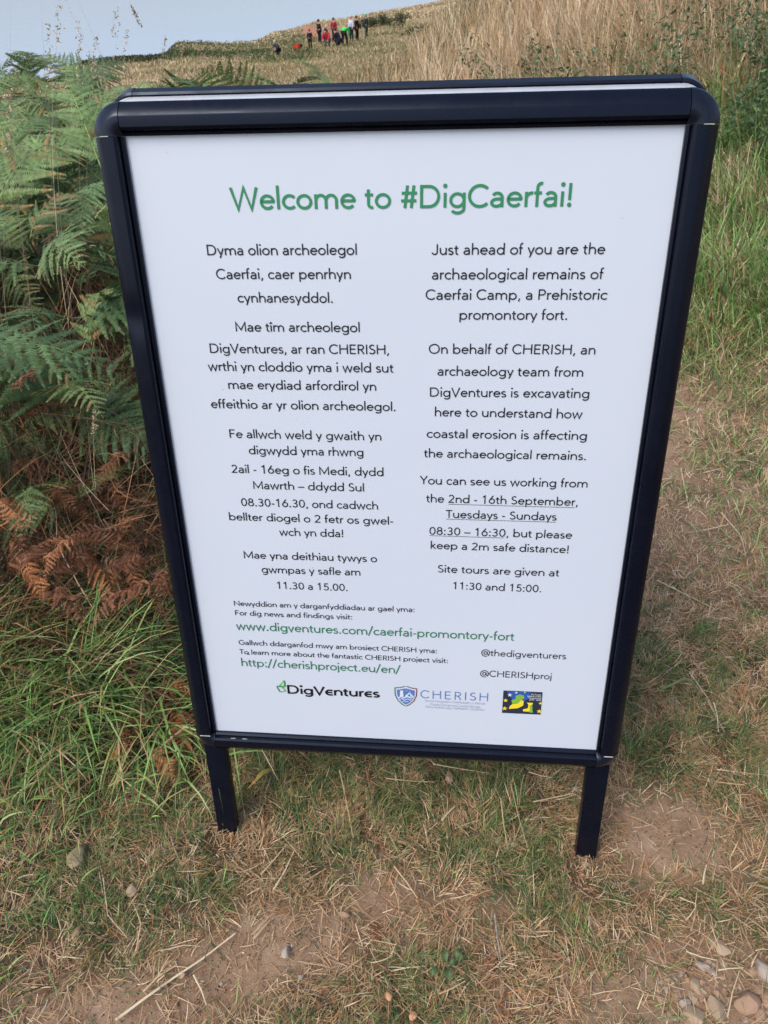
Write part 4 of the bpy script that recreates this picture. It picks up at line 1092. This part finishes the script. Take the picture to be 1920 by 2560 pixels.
# shield crest: tower, hills and waves
def sh(x, y): return (-.0105 + x * .0337, .0655 + y * .0375)
outl = [(.0, .93), (.26, .95), (.47, 1.0)]; 
left = [sh(.47, 1.0), sh(.28, .93), sh(.03, .90), sh(.04, .55), sh(.16, .28), sh(.34, .10), sh(.48, .02)]
right = [sh(.53, 1.0), sh(.72, .93), sh(.97, .90), sh(.96, .55), sh(.84, .28), sh(.66, .10), sh(.52, .02)]
inner = [sh(.5, .90), sh(.30, .84), sh(.12, .81), sh(.13, .55), sh(.24, .32), sh(.38, .17), sh(.5, .10), sh(.62, .17), sh(.76, .32), sh(.87, .55), sh(.88, .81), sh(.70, .84)]
G_ = [(GREEN2, strip_poly(left, .0007), 0), (MAROON, strip_poly(right, .0007), 0), (BLUE, inner, 1),
      (WHITE, [sh(.24, .50), sh(.26, .76), sh(.24, .80), sh(.30, .78), sh(.34, .80), sh(.40, .78), sh(.38, .74), sh(.40, .50)], 2),
      (WHITE, [sh(.44, .50), sh(.66, .72), sh(.86, .50)], 2), (BLUE, [sh(.56, .52), sh(.66, .66), sh(.70, .56), (sh(.76, .52))], 3),
      (WHITE, [sh(.16, .44), sh(.30, .54), sh(.42, .46), sh(.60, .54), sh(.72, .47), sh(.84, .50), sh(.82, .46), sh(.70, .42), sh(.58, .48), sh(.42, .40), sh(.30, .47), sh(.18, .38)], 4),
      (WHITE, strip_poly([sh(.22, .34), sh(.34, .40), sh(.46, .33), sh(.58, .40), sh(.70, .34), sh(.76, .37)], .0006), 5),
      (WHITE, strip_poly([sh(.34, .25), sh(.42, .29), sh(.52, .24), (sh(.62, .29))], .0005), 5),
      (WHITE, strip_poly([sh(.48, .82), sh(.53, .79), sh(.58, .82)], .0002), 5), (WHITE, strip_poly([sh(.64, .78), sh(.68, .76), sh(.72, .78)], .0002), 5)]
poly('shield_crest', G_)
text_mesh("CHERISH", .0280, .0826, .1281, .0824, .0146, BLUE, 6.6, 'wordmark', 14)
text_mesh("Newid Hinsawdd a Threftadaeth yr Arfordir", .0340, .0762, .1214, .0756, .0042, BLUE2, 6.5, 'text_line')
text_mesh("Climate Change and Coastal Heritage", .0408, .0698, .1143, .0692, .0042, BLUE2, 6.5, 'text_line')
text_mesh("Athrú Aeráide agus Oidhreacht Chultúrtha", .0349, .0648, .1204, .0643, .0042, BLUE2, 6.5, 'text_line')
# funding programme panel: stars and two land shapes on dark blue
def eu(x, y): return (.1465 + x * .0552, .0621 + y * .0412)
def star(cx, cy, r):
    return [eu(cx + .75 * (r if i % 2 == 0 else r * .42) * math.sin(i * math.pi / 5), cy + (r if i % 2 == 0 else r * .42) * math.cos(i * math.pi / 5)) for i in range(10)]
E_ = [(NAVY, [eu(0, 0), eu(1, 0), eu(1, 1), eu(0, 1)], 0),
      (ROYAL, [eu(.08, .97), eu(.25, .62), eu(.5, .52), eu(.66, .70), eu(.70, .97)], 1),
      (MIDG, [eu(.22, .60), eu(.33, .66), eu(.32, .80), eu(.43, .87), eu(.53, .82), eu(.55, .72), eu(.47, .60), eu(.42, .48), eu(.25, .43)], 2),
      (YEL, [eu(.25, .42), eu(.40, .47), eu(.47, .62), eu(.54, .58), eu(.53, .38), eu(.40, .25), eu(.17, .20), eu(.19, .33)], 3),
      (YEL, [eu(.62, .52), eu(.78, .52), eu(.77, .44), eu(.70, .38), eu(.74, .25), eu(.70, .12), eu(.55, .12), eu(.53, .20), eu(.66, .27), eu(.67, .42)], 3),
      (MIDG, [eu(.70, .38), eu(.77, .42), eu(.78, .22), (eu(.80, .08)), eu(.70, .09), eu(.72, .22)], 4)]
for cx, cy, r in [(.17, .83, .09), (.33, .94, .06), (.07, .58, .09), (.06, .22, .10), (.55, .97, .04), (.97, .52, .07), (.96, .16, .10)]: E_.append((YEL if cx < .1 or cx > .9 else WHITE, star(cx, cy, r), 5))
poly('programme_panel', E_)
EUT = [("EU Funds", .72, .965, .87), ("Ireland Wales", .62, .975, .79), ("Programme", .66, .975, .71), ("2014 - 2020", .68, .975, .63)]
for t_, xa, xb, y in EUT:
    a, b_ = eu(xa, y), eu(xb, y); o = text_mesh(t_, a[0], a[1], b_[0], b_[1], .0026, WHITE, 11, 'text_line')
    for v in o.data.vertices: v.co += (PM.to_3x3() @ Vector((0, 0, .0008)))
# a squashed fly-like smudge after "To"
poly('smudge', [(INK, [(-.2245, .1500), (-.2228, .1508), (-.2205, .1492), (-.2190, .1484), (-.2215, .1481), (-.2235, .1487)], 2)])
for x, y in [(-.245, .805), (-.215, .545), (.235, .735), (-.12, .298)]:
    poly('speck', [(M_BACKER, [(x, y), (x + .0022, y + .0006), (x + .0018, y - .0005)], 0)])
for x in (-.262, -.244):   # light scuffs on the bottom rail
    box('scuff', (x, -.0051, .0098), (x + .007, -.0048, .0106), M_CHIP, bev=0)

# ------------------------------------------------------------------ stones
STM = [mat('buff_stone', (.30, .22, .145), .85, .2, (60, .35, .002), (25, (.40, .30, .205), .2)),
       mat('grey_stone', (.30, .25, .21), .85, .2, (60, .35, .002), (25, (.40, .34, .28), .2)),
       mat('earthy_stone', (.30, .19, .125), .9, .15, (60, .35, .002), (25, (.38, .25, .17), .2)),
       mat('mossy_stone', (.17, .15, .085), .9, .15, (60, .35, .002), (18, (.30, .24, .15), .2)),
       mat('orange_stone', (.48, .24, .12), .85, .2, (60, .3, .002), (25, (.55, .33, .18), .2))]
def stone(px, py, w, h, rot, mi, label, group=None, sink=.3, angular=.0):
    p = on_ground(px, py)
    k = (CAM[2] - p[2]) / abs(ray(px, py)[2]) / 1881.0           # metres per photo pixel there
    sx, sy = w * k / 2 * 1.02, h * k / 2 * 1.12
    bm = bmesh.new(); bmesh.ops.create_icosphere(bm, subdivisions=3, radius=1)
    s0 = random.random() * 50
    for v in bm.verts:
        d = v.co.copy()
        nz = float(vnoise(d.x + s0, d.y + d.z * .7 + s0, .8, 5)) - .5; n2 = float(vnoise(d.y + s0, d.z + d.x * .6, .35, 6)) - .5
        v.co = d * (1 + .34 * nz + .10 * n2)
        v.co.x *= 1 + .22 * v.co.y
    for _ in range(13):       # chipped facets
        nrm = Vector((random.uniform(-1, 1), random.uniform(-1, 1), random.uniform(-.2, 1))).normalized(); dd = random.uniform(.55, .82)
        for v in bm.verts:
            e_ = v.co.dot(nrm) - dd
            if e_ > 0: v.co -= nrm * e_ * .97
    bmesh.ops.scale(bm, vec=(sx, sy, min(sx, sy) * .75), verts=bm.verts)
    o = from_bm('stone', bm, STM[mi], None, 22)
    o.location = (p[0], p[1], p[2] + min(sx, sy) * .30 + (.010 if f_ is not c7 else -.001)); o.rotation_euler = (random.uniform(-.2, .2), random.uniform(-.2, .2), R(rot))
    tag(o, label, 'stone', group)
c7 = lambda x, y: (1300 + x * .3887, 1700 + y * .3887)
c8 = lambda x, y: (x * .5787, 1800 + y * .5787)
c9 = lambda x, y: (600 + x * .4822, 1800 + y * .4822)
SG = 'small stones in the gravel, lower right'; SL = 'small dusty stone half bedded in the gravel at lower right'
for f_, x, y, w, h, rot, mi, lb, gp in [
 (c7, 1275, 1710, 150, 80, -40, 0, 'elongated buff stone lying alone above the gravel at lower right', None),
 (c7, 1385, 585, 45, 58, 0, 2, 'small brown stone in the turf right of the sign', None),
 (c7, 1565, 1880, 110, 140, 20, 1, 'large grey stone at the right edge, highest of the gravel patch', None),
 (c7, 1185, 1845, 85, 52, -10, 1, 'flat grey stone just below the elongated buff one', None),
 (c7, 1265, 2115, 95, 140, 15, 0, 'pointed buff stone in the middle of the gravel patch', None),
 (c7, 1440, 2100, 165, 125, 0, 2, 'broad earth-coloured stone sunk in the gravel', None),
 (c7, 1110, 2170, 115, 130, 10, 0, 'large pale buff stone cut by the bottom of the picture', None),
 (c7, 1125, 1970, 60, 85, 20, 0, 'upright buff stone at the upper left of the gravel', None),
 (c7, 1050, 2085, 70, 60, 0, 1, 'squarish grey stone on the left side of the gravel', None),
 (c7, 1240, 1890, 48, 56, 0, 1, SL, SG), (c7, 1265, 2010, 42, 42, 0, 2, SL, SG), (c7, 1115, 2050, 62, 60, 0, 0, SL, SG), (c7, 1175, 2050, 55, 45, 30, 2, SL, SG),
 (c7, 1540, 2150, 75, 105, 0, 2, SL, SG), (c7, 1585, 2060, 85, 105, 0, 2, SL, SG), (c7, 895, 2055, 62, 70, 10, 2, SL, SG), (c7, 1320, 1965, 25, 25, 0, 0, SL, SG),
 (c7, 1305, 1910, 32, 30, 0, 2, SL, SG), (c7, 1460, 2005, 34, 30, 0, 2, SL, SG), (c7, 1535, 1995, 66, 66, 0, 2, SL, SG), (c7, 1490, 1885, 60, 56, 0, 2, SL, SG), (c7, 1000, 2040, 40, 52, 0, 2, SL, SG),
 (c7, 555, 1885, 34, 36, 0, 2, 'tiny round brown stone in the turf left of the gravel', None),
 (c7, 275, 2200, 70, 48, 10, 2, 'small brown stone at the bottom edge, below the sign centre', None),
 (c8, 345, 608, 84, 112, -15, 3, 'large rounded mossy buff stone in the grass at lower left', None),
 (c8, 580, 747, 44, 50, 0, 0, 'small oval buff stone right of the large rounded one at lower left', None),
 (c8, 335, 940, 26, 42, 0, 2, 'small reddish-brown stone among the grass at far lower left', None),
 (c8, 1237, 1020, 30, 54, 0, 1, 'narrow grey stone on the bare soil below the left leg', None),
 (c8, 795, 1110, 32, 30, 0, 2, 'small pinkish stone beside the long straw', None),
 (c8, 1495, 855, 38, 28, 0, 2, 'flat brown pebble on the upper edge of the bare soil', None),
 (c8, 1303, 1122, 16, 16, 0, 1, 'tiny grey pebble on the bare soil', 'tiny pebbles on the bare soil'), (c8, 1265, 987, 13, 13, 0, 1, 'tiny grey pebble on the bare soil', 'tiny pebbles on the bare soil'),
 (c8, 962, 1152, 14, 14, 0, 1, 'tiny grey pebble on the bare soil', 'tiny pebbles on the bare soil'),
 (c9, 1083, 318, 46, 68, 0, 2, 'egg-shaped brown stone in the grass under the sign', None),
 (c9, 775, 1450, 42, 50, 0, 4, 'small pale orange stone near the bottom, left of centre', None), (c9, 895, 1555, 36, 40, 0, 4, 'small orange stone at the very bottom centre', None),
 (c9, 850, 1015, 20, 16, 0, 2, 'tiny grey pebble on the bare soil', 'tiny pebbles on the bare soil')]:
    q = f_(x, y); sc = {c7: .3887, c8: .5787, c9: .4822}[f_]
    stone(q[0], q[1], w * sc, h * sc, rot, mi, lb, gp)
f_ = c7
for _ in range(70):
    px, py = random.uniform(1640, 1915), random.uniform(2400, 2556)
    stone(px, py, random.uniform(5, 19), random.uniform(5, 17), random.uniform(0, 90), random.choice([0, 1, 2, 2]), 'tiny loose pebble in the gravel at lower right', 'tiny pebbles in the gravel')

# ------------------------------------------------------------------ loose straws, twig, weed leaves
def straw(pts, w, cc, label, group=None, name='straw', lift=.010, taper=.5):
    P = [on_ground(*p) for p in pts]; P = [Vector(p) + Vector((0, 0, lift)) for p in P]
    bm = bmesh.new(); rings = []; n_ = len(P)
    for i, p in enumerate(P):
        d = (P[min(i + 1, n_ - 1)] - P[max(i - 1, 0)]).normalized(); s_ = d.cross(Vector((0, 0, 1))).normalized(); u = s_.cross(d)
        r = w / 2 * (1 - (1 - taper) * i / (n_ - 1))
        rings.append([bm.verts.new(p + s_ * r * math.cos(a) + u * r * .7 * math.sin(a)) for a in [k * math.pi / 3 for k in range(6)]])
    for a, b_ in zip(rings[:-1], rings[1:]):
        for j in range(6): bm.faces.new((a[j], a[(j + 1) % 6], b_[(j + 1) % 6], b_[j]))
    bm.faces.new(rings[0]); bm.faces.new(list(reversed(rings[-1])))
    o = from_bm(name, bm, cc, None, 60); tag(o, label, 'straw' if name == 'straw' else 'twig', group); return o
STRAW = mat('pale_straw', (.55, .44, .28), .6, .3, noise=(30, (.62, .52, .36), .2))
STRAW2 = mat('tan_straw', (.46, .32, .18), .6, .3, noise=(30, (.54, .40, .25), .2))
TWIG = mat('silvery_twig', (.38, .35, .32), .7, .3, noise=(90, (.16, .13, .11), .15))
straw([c8(510, 1312), c8(640, 1215), c8(760, 1130), c8(880, 1050), c8(1022, 940)], .0042, STRAW, 'longest pale straw, lying diagonally across the bare soil at lower left', lift=.014)
straw([c8(625, 1185), c8(690, 1120), c8(760, 1075), c8(825, 1083)], .0028, STRAW2, 'bent tan straw just above the longest pale straw')
straw([c8(1098, 958), c8(1168, 880)], .0036, STRAW2, 'short thick tan straw below the left leg')
straw([c8(700, 1010), c8(800, 985), c8(870, 990)], .0022, STRAW2, 'thin curved straw at the upper edge of the bare soil, lower left')
straw([c9(1318, 1030), c9(1330, 1150), c9(1355, 1296)], .0026, TWIG, 'straight silvery twig on the turf in front of the right leg', name='twig', lift=.016)
LS, LSG = 'pale broken straw lying on the trodden turf', 'loose straws on the turf'
for f_, pts in [(c7, [(1245, 695), (1400, 715), (1470, 700)]), (c7, [(1255, 600), (1590, 640)]), (c7, [(1055, 1775), (1250, 1832)]), (c7, [(1050, 1580), (1110, 1500)]), (c7, [(1320, 2190), (1395, 1900)]),
                (c7, [(1195, 160), (1260, 290), (1305, 370)]), (c7, [(1230, 190), (1258, 380)]), (c7, [(1160, 1350), (1185, 1225)]), (c7, [(80, 815), (330, 762), (385, 785)]), (c7, [(1010, 1440), (1110, 1480)]),
                (c7, [(1260, 1890), (1420, 1875)]), (c7, [(1170, 2070), (1215, 2190)]), (c7, [(1490, 1780), (1590, 1775)]), (c7, [(50, 630), (200, 668)]),
                (c9, [(115, 828), (250, 670)]), (c9, [(180, 905), (285, 705)]), (c9, [(785, 1320), (960, 1295)]), (c9, [(1030, 1452), (1165, 1385)]), (c9, [(1045, 555), (1110, 482)]), (c9, [(760, 338), (1010, 358)]),
                (c9, [(280, 413), (362, 415)]), (c9, [(1350, 440), (1385, 690)]), (c9, [(1400, 370), (1485, 700)]), (c9, [(1530, 1120), (1640, 1118)]), (c9, [(800, 780), (920, 945)]), (c9, [(520, 290), (545, 400), (590, 640)]),
                (c9, [(1000, 262), (1290, 310)]), (c9, [(70, 1148), (160, 1055)]),
                (c8, [(455, 700), (475, 860), (560, 960)]), (c8, [(600, 1020), (620, 900), (590, 820)]), (c8, [(30, 800), (75, 680)]), (c8, [(480, 310), (600, 235)]), (c8, [(350, 90), (370, 150)]), (c8, [(5, 620), (90, 640)]),
                (c8, [(845, 1120), (900, 1250)]), (c8, [(770, 405), (840, 420)])]:
    q = [f_(*p) for p in pts]
    if len(q) == 2: q = [q[0], ((q[0][0] + q[1][0]) / 2 + random.uniform(-4, 4), (q[0][1] + q[1][1]) / 2 + random.uniform(-4, 4)), q[1]]
    straw(q, random.uniform(.0016, .003), random.choice([STRAW, STRAW2]), LS, LSG, lift=random.uniform(.012, .022))
for pts in [[(1800, 1290), (1850, 1350), (1862, 1400)], [(1700, 1180), (1712, 1240), (1722, 1290)], [(1755, 1335), (1820, 1320)], [(1760, 1190), (1800, 1180)], [(1640, 1460), (1780, 1530)], [(1720, 1690), (1770, 1760)]]:
    straw(pts, .003, STRAW, 'pale straw on the dry path right of the sign', 'loose straws on the path', lift=.012)
# the half yellowed broad blade right of the left leg and other broad blades
def broad(pts, w, c0, c1, label, lift=.03):
    P = [np.array(on_ground(*p)) + np.array([0, 0, lift * math.sin(math.pi * (i + .4) / len(pts))]) for i, p in enumerate(pts)]
    V = []; C = []; n_ = len(P)
    for i, p in enumerate(P):
        d = P[min(i + 1, n_ - 1)] - P[max(i - 1, 0)]; s_ = np.cross(d, [0, 0, 1]); s_ /= np.linalg.norm(s_); t = i / (n_ - 1); ww = w * math.sin(math.pi * (.12 + .86 * t)) / 2
        V += [p - s_ * ww, p + s_ * ww]; C += [np.array(c0) * (1 - t) + np.array(c1) * t] * 2
    L = []
    for i in range(n_ - 1): L += [2 * i, 2 * i + 1, 2 * i + 3, 2 * i + 2]
    o = np_mesh('broad_grass', np.array(V), L, [4] * (n_ - 1), np.array(C), M_GRASS); tag(o, label, 'grass')
broad([(697, 1925), (685, 1940), (662, 1955), (645, 1970), (620, 1982)], .009, (.14, .22, .07), (.60, .36, .08), 'broad grass blade half green, half yellow, right of the left leg')
broad([(180, 1822), (230, 1826), (290, 1832), (350, 1838), (400, 1850), (435, 1858)], .0085, (.20, .40, .10), (.22, .40, .12), 'broad bright green blade stretched above the turf at lower left', .05)
broad([(210, 1535), (222, 1590), (252, 1645), (320, 1690), (350, 1735)], .0085, (.24, .36, .14), (.16, .28, .09), 'long pale green blade curving through the grass left of the bottom rail', .09)
broad([(290, 1375), (278, 1385), (265, 1400), (262, 1420)], .006, (.15, .26, .08), (.13, .22, .07), 'short upright green blade in the dark litter left of the sign', .12)
broad([(1640, 1735), (1675, 1730), (1705, 1720), (1725, 1725), (1745, 1740)], .006, (.17, .22, .10), (.15, .20, .09), 'curved grey-green blade in the turf right of the lower right corner', .03)
# small broad-leaved weed in the turf
wz = empty('weed_plant', tuple(on_ground(1120, 2430))); tag(wz, 'small flat weed with rounded green leaves in the turf below the sign', 'weed')
for px, py, a, l in [(1110, 2405, 1.9, .017), (1145, 2400, .9, .015), (1133, 2425, .3, .013), (1118, 2450, -1.4, .018), (1086, 2445, -2.2, .015), (1155, 2415, .2, .012)]:
    p = on_ground(px, py) - np.array(wz.location); n_ = 6; V = []; L = []
    for i in range(n_ + 1):
        t = i / n_; ww = l * .34 * math.sin(math.pi * min(.98, .04 + t * .95)) ** .8; c, s_ = math.cos(a), math.sin(a)
        cx, cy = p[0] + (t - .5) * l * c, p[1] + (t - .5) * l * s_; zz = p[2] + .016 + .008 * math.sin(math.pi * t)
        V += [(cx - s_ * ww, cy + c * ww, zz + .004), (cx, cy, zz), (cx + s_ * ww, cy - c * ww, zz + .004)]
    for i in range(n_):
        for j in (0, 1): L += [3 * i + j, 3 * i + j + 1, 3 * i + j + 4, 3 * i + j + 3]
    np_mesh('leaf', np.array(V), L, [4] * (2 * n_), np.tile([[.085, .14, .055]], (len(V), 1)), M_LEAF, wz)

# ------------------------------------------------------------------ the dig on the headland
SKIN = mat('skin', (.48, .27, .19), .6, .3); HAIR = mat('dark_hair', (.05, .035, .025), .7, .2); BOOT = mat('work_boot', (.03, .025, .022), .7)
_cm = {}
def cloth(rgb):
    if rgb not in _cm: _cm[rgb] = mat('cloth', rgb, .85, .1, (12, .3, .02))
    return _cm[rgb]
def skin_obj(name, J, E, Rd, m_, parent, root=0):
    me = bpy.data.meshes.new(name); me.from_pydata(J, E, [])
    o = link_mesh(name, me, m_, parent)
    md = o.modifiers.new('skin', 'SKIN'); md.use_smooth_shade = True
    for i, v in enumerate(me.skin_vertices[0].data):
        v.radius = Rd[i]; v.use_root = (i == root)
    s_ = o.modifiers.new('sub', 'SUBSURF'); s_.levels = 1; s_.render_levels = 1
    return o
def pose(kind):
    """joints in metres, person faces +Y"""
    if kind == 'stand':
        return dict(pel=(0, 0, .95), wst=(0, .0, 1.12), cht=(0, .0, 1.36), nck=(0, .01, 1.50), hd=(0, .03, 1.62), tp=(0, .02, 1.72),
                    sl=(-.17, 0, 1.42), el=(-.24, .02, 1.15), wl=(-.22, .12, .92), hl=(-.22, .15, .84), sr=(.17, 0, 1.42), er=(.25, .0, 1.15), wr=(.20, .14, .95), hr=(.19, .17, .87),
                    kl=(-.11, .03, .50), al=(-.12, 0, .10), fl=(-.13, .14, .04), kr=(.11, .03, .50), ar=(.13, 0, .10), fr=(.15, .14, .04), pl=(-.10, 0, .90), pr=(.10, 0, .90))
    if kind == 'bend':
        return dict(pel=(0, -.15, .92), wst=(0, .02, 1.04), cht=(0, .24, 1.14), nck=(0, .38, 1.16), hd=(0, .48, 1.13), tp=(0, .58, 1.12),
                    sl=(-.19, .30, 1.12), el=(-.25, .36, .86), wl=(-.18, .45, .64), hl=(-.16, .48, .56), sr=(.19, .30, 1.12), er=(.26, .36, .86), wr=(.17, .48, .68), hr=(.15, .52, .60),
                    kl=(-.15, .04, .50), al=(-.17, -.05, .10), fl=(-.18, .10, .04), kr=(.15, .04, .50), ar=(.17, -.02, .10), fr=(.18, .13, .04), pl=(-.11, -.14, .88), pr=(.11, -.14, .88))
    # kneeling or crouching
    return dict(pel=(0, -.12, .38), wst=(0, -.02, .52), cht=(0, .10, .72), nck=(0, .17, .84), hd=(0, .24, .94), tp=(0, .26, 1.04),
                sl=(-.17, .12, .78), el=(-.24, .24, .56), wl=(-.16, .40, .42), hl=(-.14, .46, .38), sr=(.17, .12, .78), er=(.25, .24, .56), wr=(.15, .42, .45), hr=(.13, .48, .40),
                kl=(-.14, .26, .40), al=(-.14, .02, .10), fl=(-.15, .16, .04), kr=(.14, .24, .12), ar=(.14, -.16, .08), fr=(.14, -.28, .06), pl=(-.10, -.10, .36), pr=(.10, -.10, .36))
def person(px, py, kind, rz, top, legs, label, head=None, scale=1.0, hatcol=None, r=None):
    p = on_hill(px, py) if r is None else None
    e = empty('person', tuple(p), rz); e.scale = (scale * 1.08,) * 3; tag(e, label, 'person')
    J = pose(kind); K = list(J)
    E = [('pel', 'wst'), ('wst', 'cht'), ('cht', 'nck'), ('nck', 'hd'), ('hd', 'tp'), ('cht', 'sl'), ('sl', 'el'), ('el', 'wl'), ('wl', 'hl'), ('cht', 'sr'), ('sr', 'er'), ('er', 'wr'), ('wr', 'hr'),
         ('pel', 'pl'), ('pl', 'kl'), ('kl', 'al'), ('al', 'fl'), ('pel', 'pr'), ('pr', 'kr'), ('kr', 'ar'), ('ar', 'fr')]
    rad = dict(pel=.13, wst=.12, cht=.14, nck=.055, hd=.10, tp=.075, sl=.06, el=.045, wl=.032, hl=.035, sr=.06, er=.045, wr=.032, hr=.035, pl=.09, kl=.06, al=.042, fl=.04, pr=.09, kr=.06, ar=.042, fr=.04)
    def sub(keys, grow, name, m_, root):
        idx = {k: i for i, k in enumerate(keys)}
        skin_obj(name, [J[k] for k in keys], [(idx[a], idx[b_]) for a, b_ in E if a in idx and b_ in idx], [((rad[k] + grow),) * 2 for k in keys], m_, e, idx[root])
    sub(K, 0, 'body', SKIN, 'pel')
    sub(['pel', 'wst', 'cht', 'sl', 'el', 'wl', 'sr', 'er', 'wr'], .028, 'jacket', cloth(top), 'pel')
    sub(['pel', 'pl', 'kl', 'al', 'pr', 'kr', 'ar'], .022, 'trousers', cloth(legs), 'pel')
    for s_ in 'lr': 
        ka, kf = 'a' + s_, 'f' + s_
        skin_obj('boot', [J[ka], J[kf]], [(0, 1)], [(.06, .06), (.055, .055)], BOOT, e)
    bm = bmesh.new(); bmesh.ops.create_uvsphere(bm, u_segments=14, v_segments=9, radius=.118)
    hp = (Vector(J['hd']) + Vector(J['tp'])) / 2 + Vector((0, -.018, .015))
    for v in list(bm.verts):
        if v.co.z < -.04 and v.co.y > -.02: bm.verts.remove(v)
    bmesh.ops.translate(bm, vec=hp, verts=bm.verts)
    from_bm('hat' if hatcol else 'hair', bm, cloth(hatcol) if hatcol else (HAIR if head is None else cloth(head)), e, 60)
BLK, NVY = (.018, .018, .022), (.018, .022, .04)
person(695, 138, 'crouch', 2.6, (.05, .055, .075), BLK, 'small figure crouching in dark clothes, leftmost person on the headland', head=(.5, .45, .38))
person(777, 126, 'stand', .4, NVY, BLK, 'person in navy with a red hat, standing apart left of the dig group', hatcol=(.45, .04, .04), scale=.9)
person(800, 110, 'stand', -.8, BLK, BLK, 'person all in black standing at the left end of the dig group', scale=1.15)
person(813, 106, 'bend', 2.2, (.62, .62, .64), (.07, .08, .10), 'person in a white top bending beside the one all in black')
person(819, 118, 'crouch', 3.0, (.42, .03, .045), (.15, .15, .15), 'person in bright red crouching in front of the one in white', scale=1.35)
person(837, 106, 'stand', 2.9, (.26, .02, .035), BLK, 'person in dark red standing in the middle of the dig group', scale=1.15)
person(847, 116, 'crouch', 1.2, NVY, NVY, 'dark-clothed person crouching between the dark red and the green figures', scale=1.3)
person(863, 117, 'bend', -.2, (.03, .62, .10), BLK, 'person in a vivid green top bending forward with back to the camera', scale=1.25)
person(880, 104, 'stand', 2.5, (.50, .52, .64), NVY, 'person in a pale lilac top standing right of the green figure', scale=1.2, head=(.45, .40, .33))
person(893, 103, 'stand', -2, BLK, BLK, 'person all in black standing right of the one in pale lilac', scale=1.15)
person(917, 98, 'stand', 1.0, (.04, .055, .05), (.07, .10, .09), 'rightmost figure in dark clothes with a small green cap', hatcol=(.03, .42, .16), scale=1.15)
# reddish excavated soil behind the people
m_soil = mat('red_soil', (.40, .20, .12), .95, .1, (3, .5, .05), (2.2, (.31, .17, .10), .2))
def drape(name, pts, m_, label, cat, lift):
    """low mound of material whose rim dies into the hillside"""
    Q = [on_hill(*p) for p in pts]; c = sum(Q) / len(Q); bm = bmesh.new(); rings = []
    for f_ in (1.0, .8, .55, .28):
        ring = []
        for q in Q:
            w_ = c + (q - c) * f_ * random.uniform(.96, 1.04); z = float(terrain(w_[0], w_[1]))
            ring.append(bm.verts.new((w_[0], w_[1], z + (-.25 if f_ == 1.0 else lift * (1.2 - f_) * 1.3 + random.uniform(0, .1)))))
        rings.append(ring)
    k = len(Q)
    for a, b_ in zip(rings[:-1], rings[1:]):
        for j in range(k): bm.faces.new((a[j], a[(j + 1) % k], b_[(j + 1) % k], b_[j]))
    top = bm.verts.new((c[0], c[1], float(terrain(c[0], c[1])) + lift * 1.3))
    for j in range(k): bm.faces.new((rings[-1][j], rings[-1][(j + 1) % k], top))
    tag(from_bm(name, bm, m_, None, 0), label, cat)
drape('spoil_heap', [(752, 70), (775, 67), (800, 66), (830, 66), (850, 72), (855, 92), (835, 101), (800, 103), (775, 98), (752, 90)], m_soil, 'bare reddish soil of the dig behind the people on the headland', 'spoil heap', .35)
for px, py, w_ in [(905, 72, 1.1), (925, 70, 1.3), (942, 66, 1.5), (960, 64, 1.5), (980, 62, 1.6), (1000, 60, 1.6)]:
    p = on_hill(px, py); bush('gorse_bush', p, w_, 1.1, 500, .12, DARK, 'dark gorse bush in the row right of the dig group', 'row of dark gorse by the dig', 'bush', 10)
# tools beside the dig
def solid_box(name, parent, lo, hi, m_): return box(name, lo, hi, m_, parent, Matrix.Identity(4), .01)
BIN = mat('black_plastic', (.02, .022, .025), .5); REDP = mat('red_plastic', (.55, .06, .03), .5)
p = on_hill(744, 122); e = empty('crate', tuple(p), .4); tag(e, 'open black plastic crate on the grass left of the dig group', 'crate')
solid_box('floor_panel', e, (-.45, -.3, 0), (.45, .3, .04), BIN)
for a in (-1, 1):
    solid_box('side_panel', e, (-.45, a * .3 - .02, .04), (.45, a * .3 + .02, .40), BIN); solid_box('end_panel', e, (a * .43 - .02, -.279, .04), (a * .43 + .02, .279, .40), BIN)
def bucket(px, py, label, s_=1.0):
    p = on_hill(px, py); e = empty('bucket', tuple(p)); e.scale = (s_,) * 3; tag(e, label, 'bucket')
    bm = bmesh.new(); prof = [(.0, .0), (.12, .0), (.165, .33), (.172, .33), (.172, .345), (.158, .345), (.115, .02), (0, .02)]; n_ = 16; rings = []
    for i in range(n_):
        a = 2 * math.pi * i / n_; rings.append([bm.verts.new((r_ * math.cos(a), r_ * math.sin(a), z)) for r_, z in prof])
    for i in range(n_):
        for j in range(len(prof) - 1):
            bm.faces.new((rings[i][j], rings[(i + 1) % n_][j], rings[(i + 1) % n_][j + 1], rings[i][j + 1]))
    bmesh.ops.remove_doubles(bm, verts=bm.verts, dist=1e-4)
    from_bm('pail', bm, REDP, e)
    bm = bmesh.new(); pr = None
    for i in range(13):
        a = math.pi * i / 12; q = Vector((.17 * math.cos(a), .02, .33 + .15 * math.sin(a))); ring = [bm.verts.new(q + Vector((0, .006 * math.cos(b_), .006 * math.sin(b_)))) for b_ in (0, 2.1, 4.2)]
        if pr:
            for j in range(3): bm.faces.new((pr[j], pr[(j + 1) % 3], ring[(j + 1) % 3], ring[j]))
        pr = ring
    from_bm('handle', bm, BIN, e)
bucket(746, 125, 'red bucket standing in front of the black crate', 1.5)
bucket(739, 124, 'red bucket at the left end of the black crate', 1.2)
